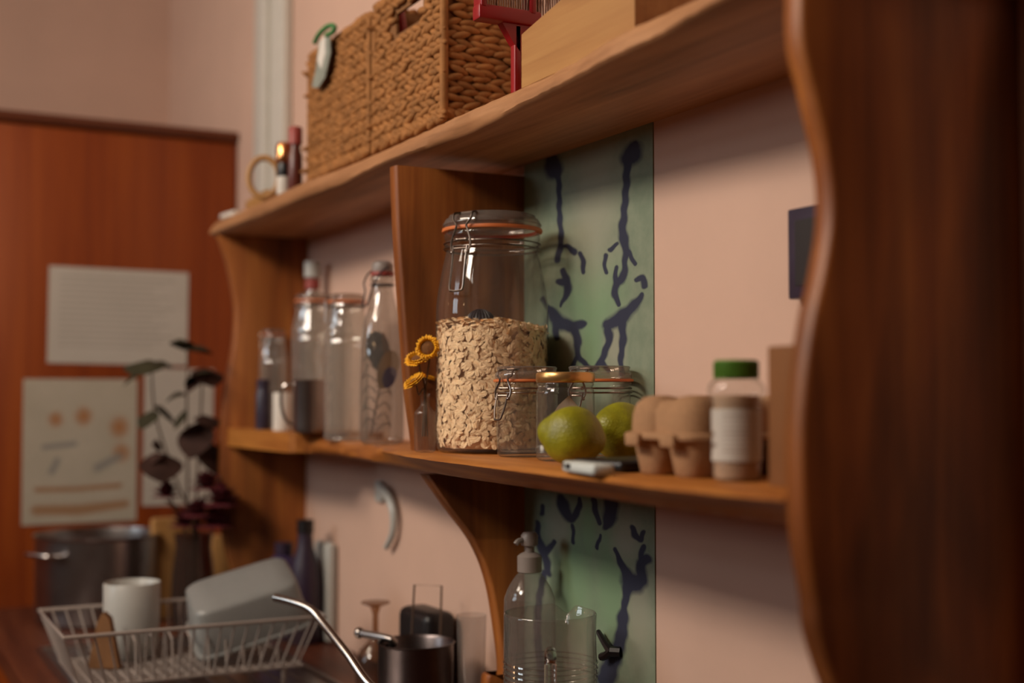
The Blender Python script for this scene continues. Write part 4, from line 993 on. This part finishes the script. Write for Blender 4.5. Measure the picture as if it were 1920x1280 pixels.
# black box and wire stand
p = on(800, 1168, 1, .785); b = MB().rbox((-.052, -.026, 0), (.052, .026, .135), .014, 3)
tag(b.build('black_canister', M['black'], loc=(p.x, .785, WT), rot=(0, 0, R(2))), 'black round-cornered canister behind the saucepan', 'canister')
p0, p1, p2 = at(769, 1205, 1.86), at(777, 1096, 1.86), at(828, 1098, 1.86)
p0 = at(765, 1290, 1.86); p3 = at(822, 1290, 1.86); dy = Vector((.0, .0, 0))
b = MB(); b.tube([Vector((p0.x, p0.y, WT + .004)), p1, p2, Vector((p3.x, p3.y, WT + .004))], .0016, 8)
b.tube([Vector((p0.x, p0.y, WT + .002)) + Vector((0, -.0, 0)), Vector((p3.x, p3.y, WT + .002))], .0020, 8)
tag(b.build('wire_stand', M['grey_wire']), 'thin wire hoop stand rising in front of the black canister', 'stand')
# dark enamel pot lid stack front (black cup)
p = on(884, 1200, 1, .775); t = thing('drinking_glass', 'clear tall drinking glass between the saucepan and the shelf bracket', 'glass', (p.x, .775, WT))
MB().lathe([(0, .004), (.014, .003), (.015, 0), (.0165, .002), (.0205, .152), (.0198, .152)], 36).build('glass_body', M['glass_bottle'], t)
# soap bottle with pump
p = on(993, 1100, 1, .775); t = thing('soap_bottle', 'clear bottle with a pale pump cap behind the glass jug', 'bottle', (p.x, .775, WT), face_cam(p) - R(60))
MB().lathe([(0, .001)] + spl2([(.027, 0), (.031, .004), (.0325, .02), (.0325, .175), (.030, .203), (.020, .222), (.0135, .230), (.0130, .236)], 5), 40).build('body', M['glass_bottle'], t)
MB().lathe([(.0132, .230), (.0155, .231), (.0155, .250), (.012, .253), (.008, .255), (0, .255)], 28).build('collar', M['pump_plastic'], t)
MB().lathe([(.006, .255), (.0062, .262), (.0105, .264), (.0110, .276), (.008, .280), (0, .281)], 28).build('pump', M['pump_plastic'], t)
MB().tube([(.006, 0, .271), (.016, 0, .270), (.020, 0, .266)], .0035, 8, smooth=3).build('nozzle', M['pump_plastic'], t)
# glass jug
p = at_xy(1032, 1200, 1.46, WT); t = thing('glass_jug', 'clear glass jug with a spout and handle on the worktop, before the wallpaper', 'jug', p, face_cam(p))
def jug_surface(prof_, name, mat, spout=True):
    b = MB(); n = 72; vs = []
    for r_, z in prof_:
        for k in range(n):
            a = 2 * PI * k / n; f = max(0, (z - .16) / .045); da = abs((a - R(160) + PI) % (2 * PI) - PI)
            g = math.exp(-(da / .16) ** 2) * f * f if spout else 0
            rr = r_ * (1 + .14 * g); vs.append((rr * math.cos(a), rr * math.sin(a), z - .010 * math.exp(-((da) / .14) ** 2) * (f ** 4) + .002 * f ** 3 * math.exp(-((da - .35) / .15) ** 2)))
    b.add(vs, [(i * n + k, i * n + (k + 1) % n, (i + 1) * n + (k + 1) % n, (i + 1) * n + k) for i in range(len(prof_) - 1) for k in range(n)])
    return b.build(name, mat, t, angle=70)
jp = spl2([(.046, 0), (.0505, .005), (.053, .02), (.0532, .10), (.0528, .15), (.0522, .18), (.0530, .2035)], 8)
jug_surface([(0, .002)] + jp + [(.0518, .2050), (.0505, .2035), (.0500, .18), (.0506, .15), (.0510, .02), (.046, .009), (0, .008)], 'jug_body', M['glass_jug'])
b = MB(); b.tube([(.051, 0, .166), (.064, 0, .172), (.082, 0, .170), (.090, 0, .158), (.091, 0, .12), (.088, 0, .07), (.076, 0, .040), (.051, 0, .032)], .0068, 14, smooth=8); b.build('handle', M['glass_solid'], t)
b = MB()
for k in range(4): b.tube(circle(.0534, .132 + .006 * k, 60), .0009, 6, closed=True)
b.build('measure_rings', M['glass_solid'], t)
# black wall hook by the jug
t = thing('coat_peg', 'small black three-pronged peg on the green wallpaper beside the jug', 'peg', (0, 0, 0))
P = [on(*q, 1, WY - .010) for q in [(1121, 1183), (1134, 1205), (1146, 1222)]]
MB().tube(P, lambda f: .0032 + .0022 * f, 8, smooth=3).build('upper_prong', M['black'], t)
P = [on(*q, 1, WY - .010) for q in [(1146, 1220), (1137, 1228), (1128, 1231)]]; MB().tube(P, .0050, 8, smooth=3).build('lower_prong', M['black'], t)
P = [on(1145, 1221, 1, WY - .010), on(1164, 1222, 1, WY - .002)]; MB().tube(P, .0062, 8).build('mount', M['black'], t)
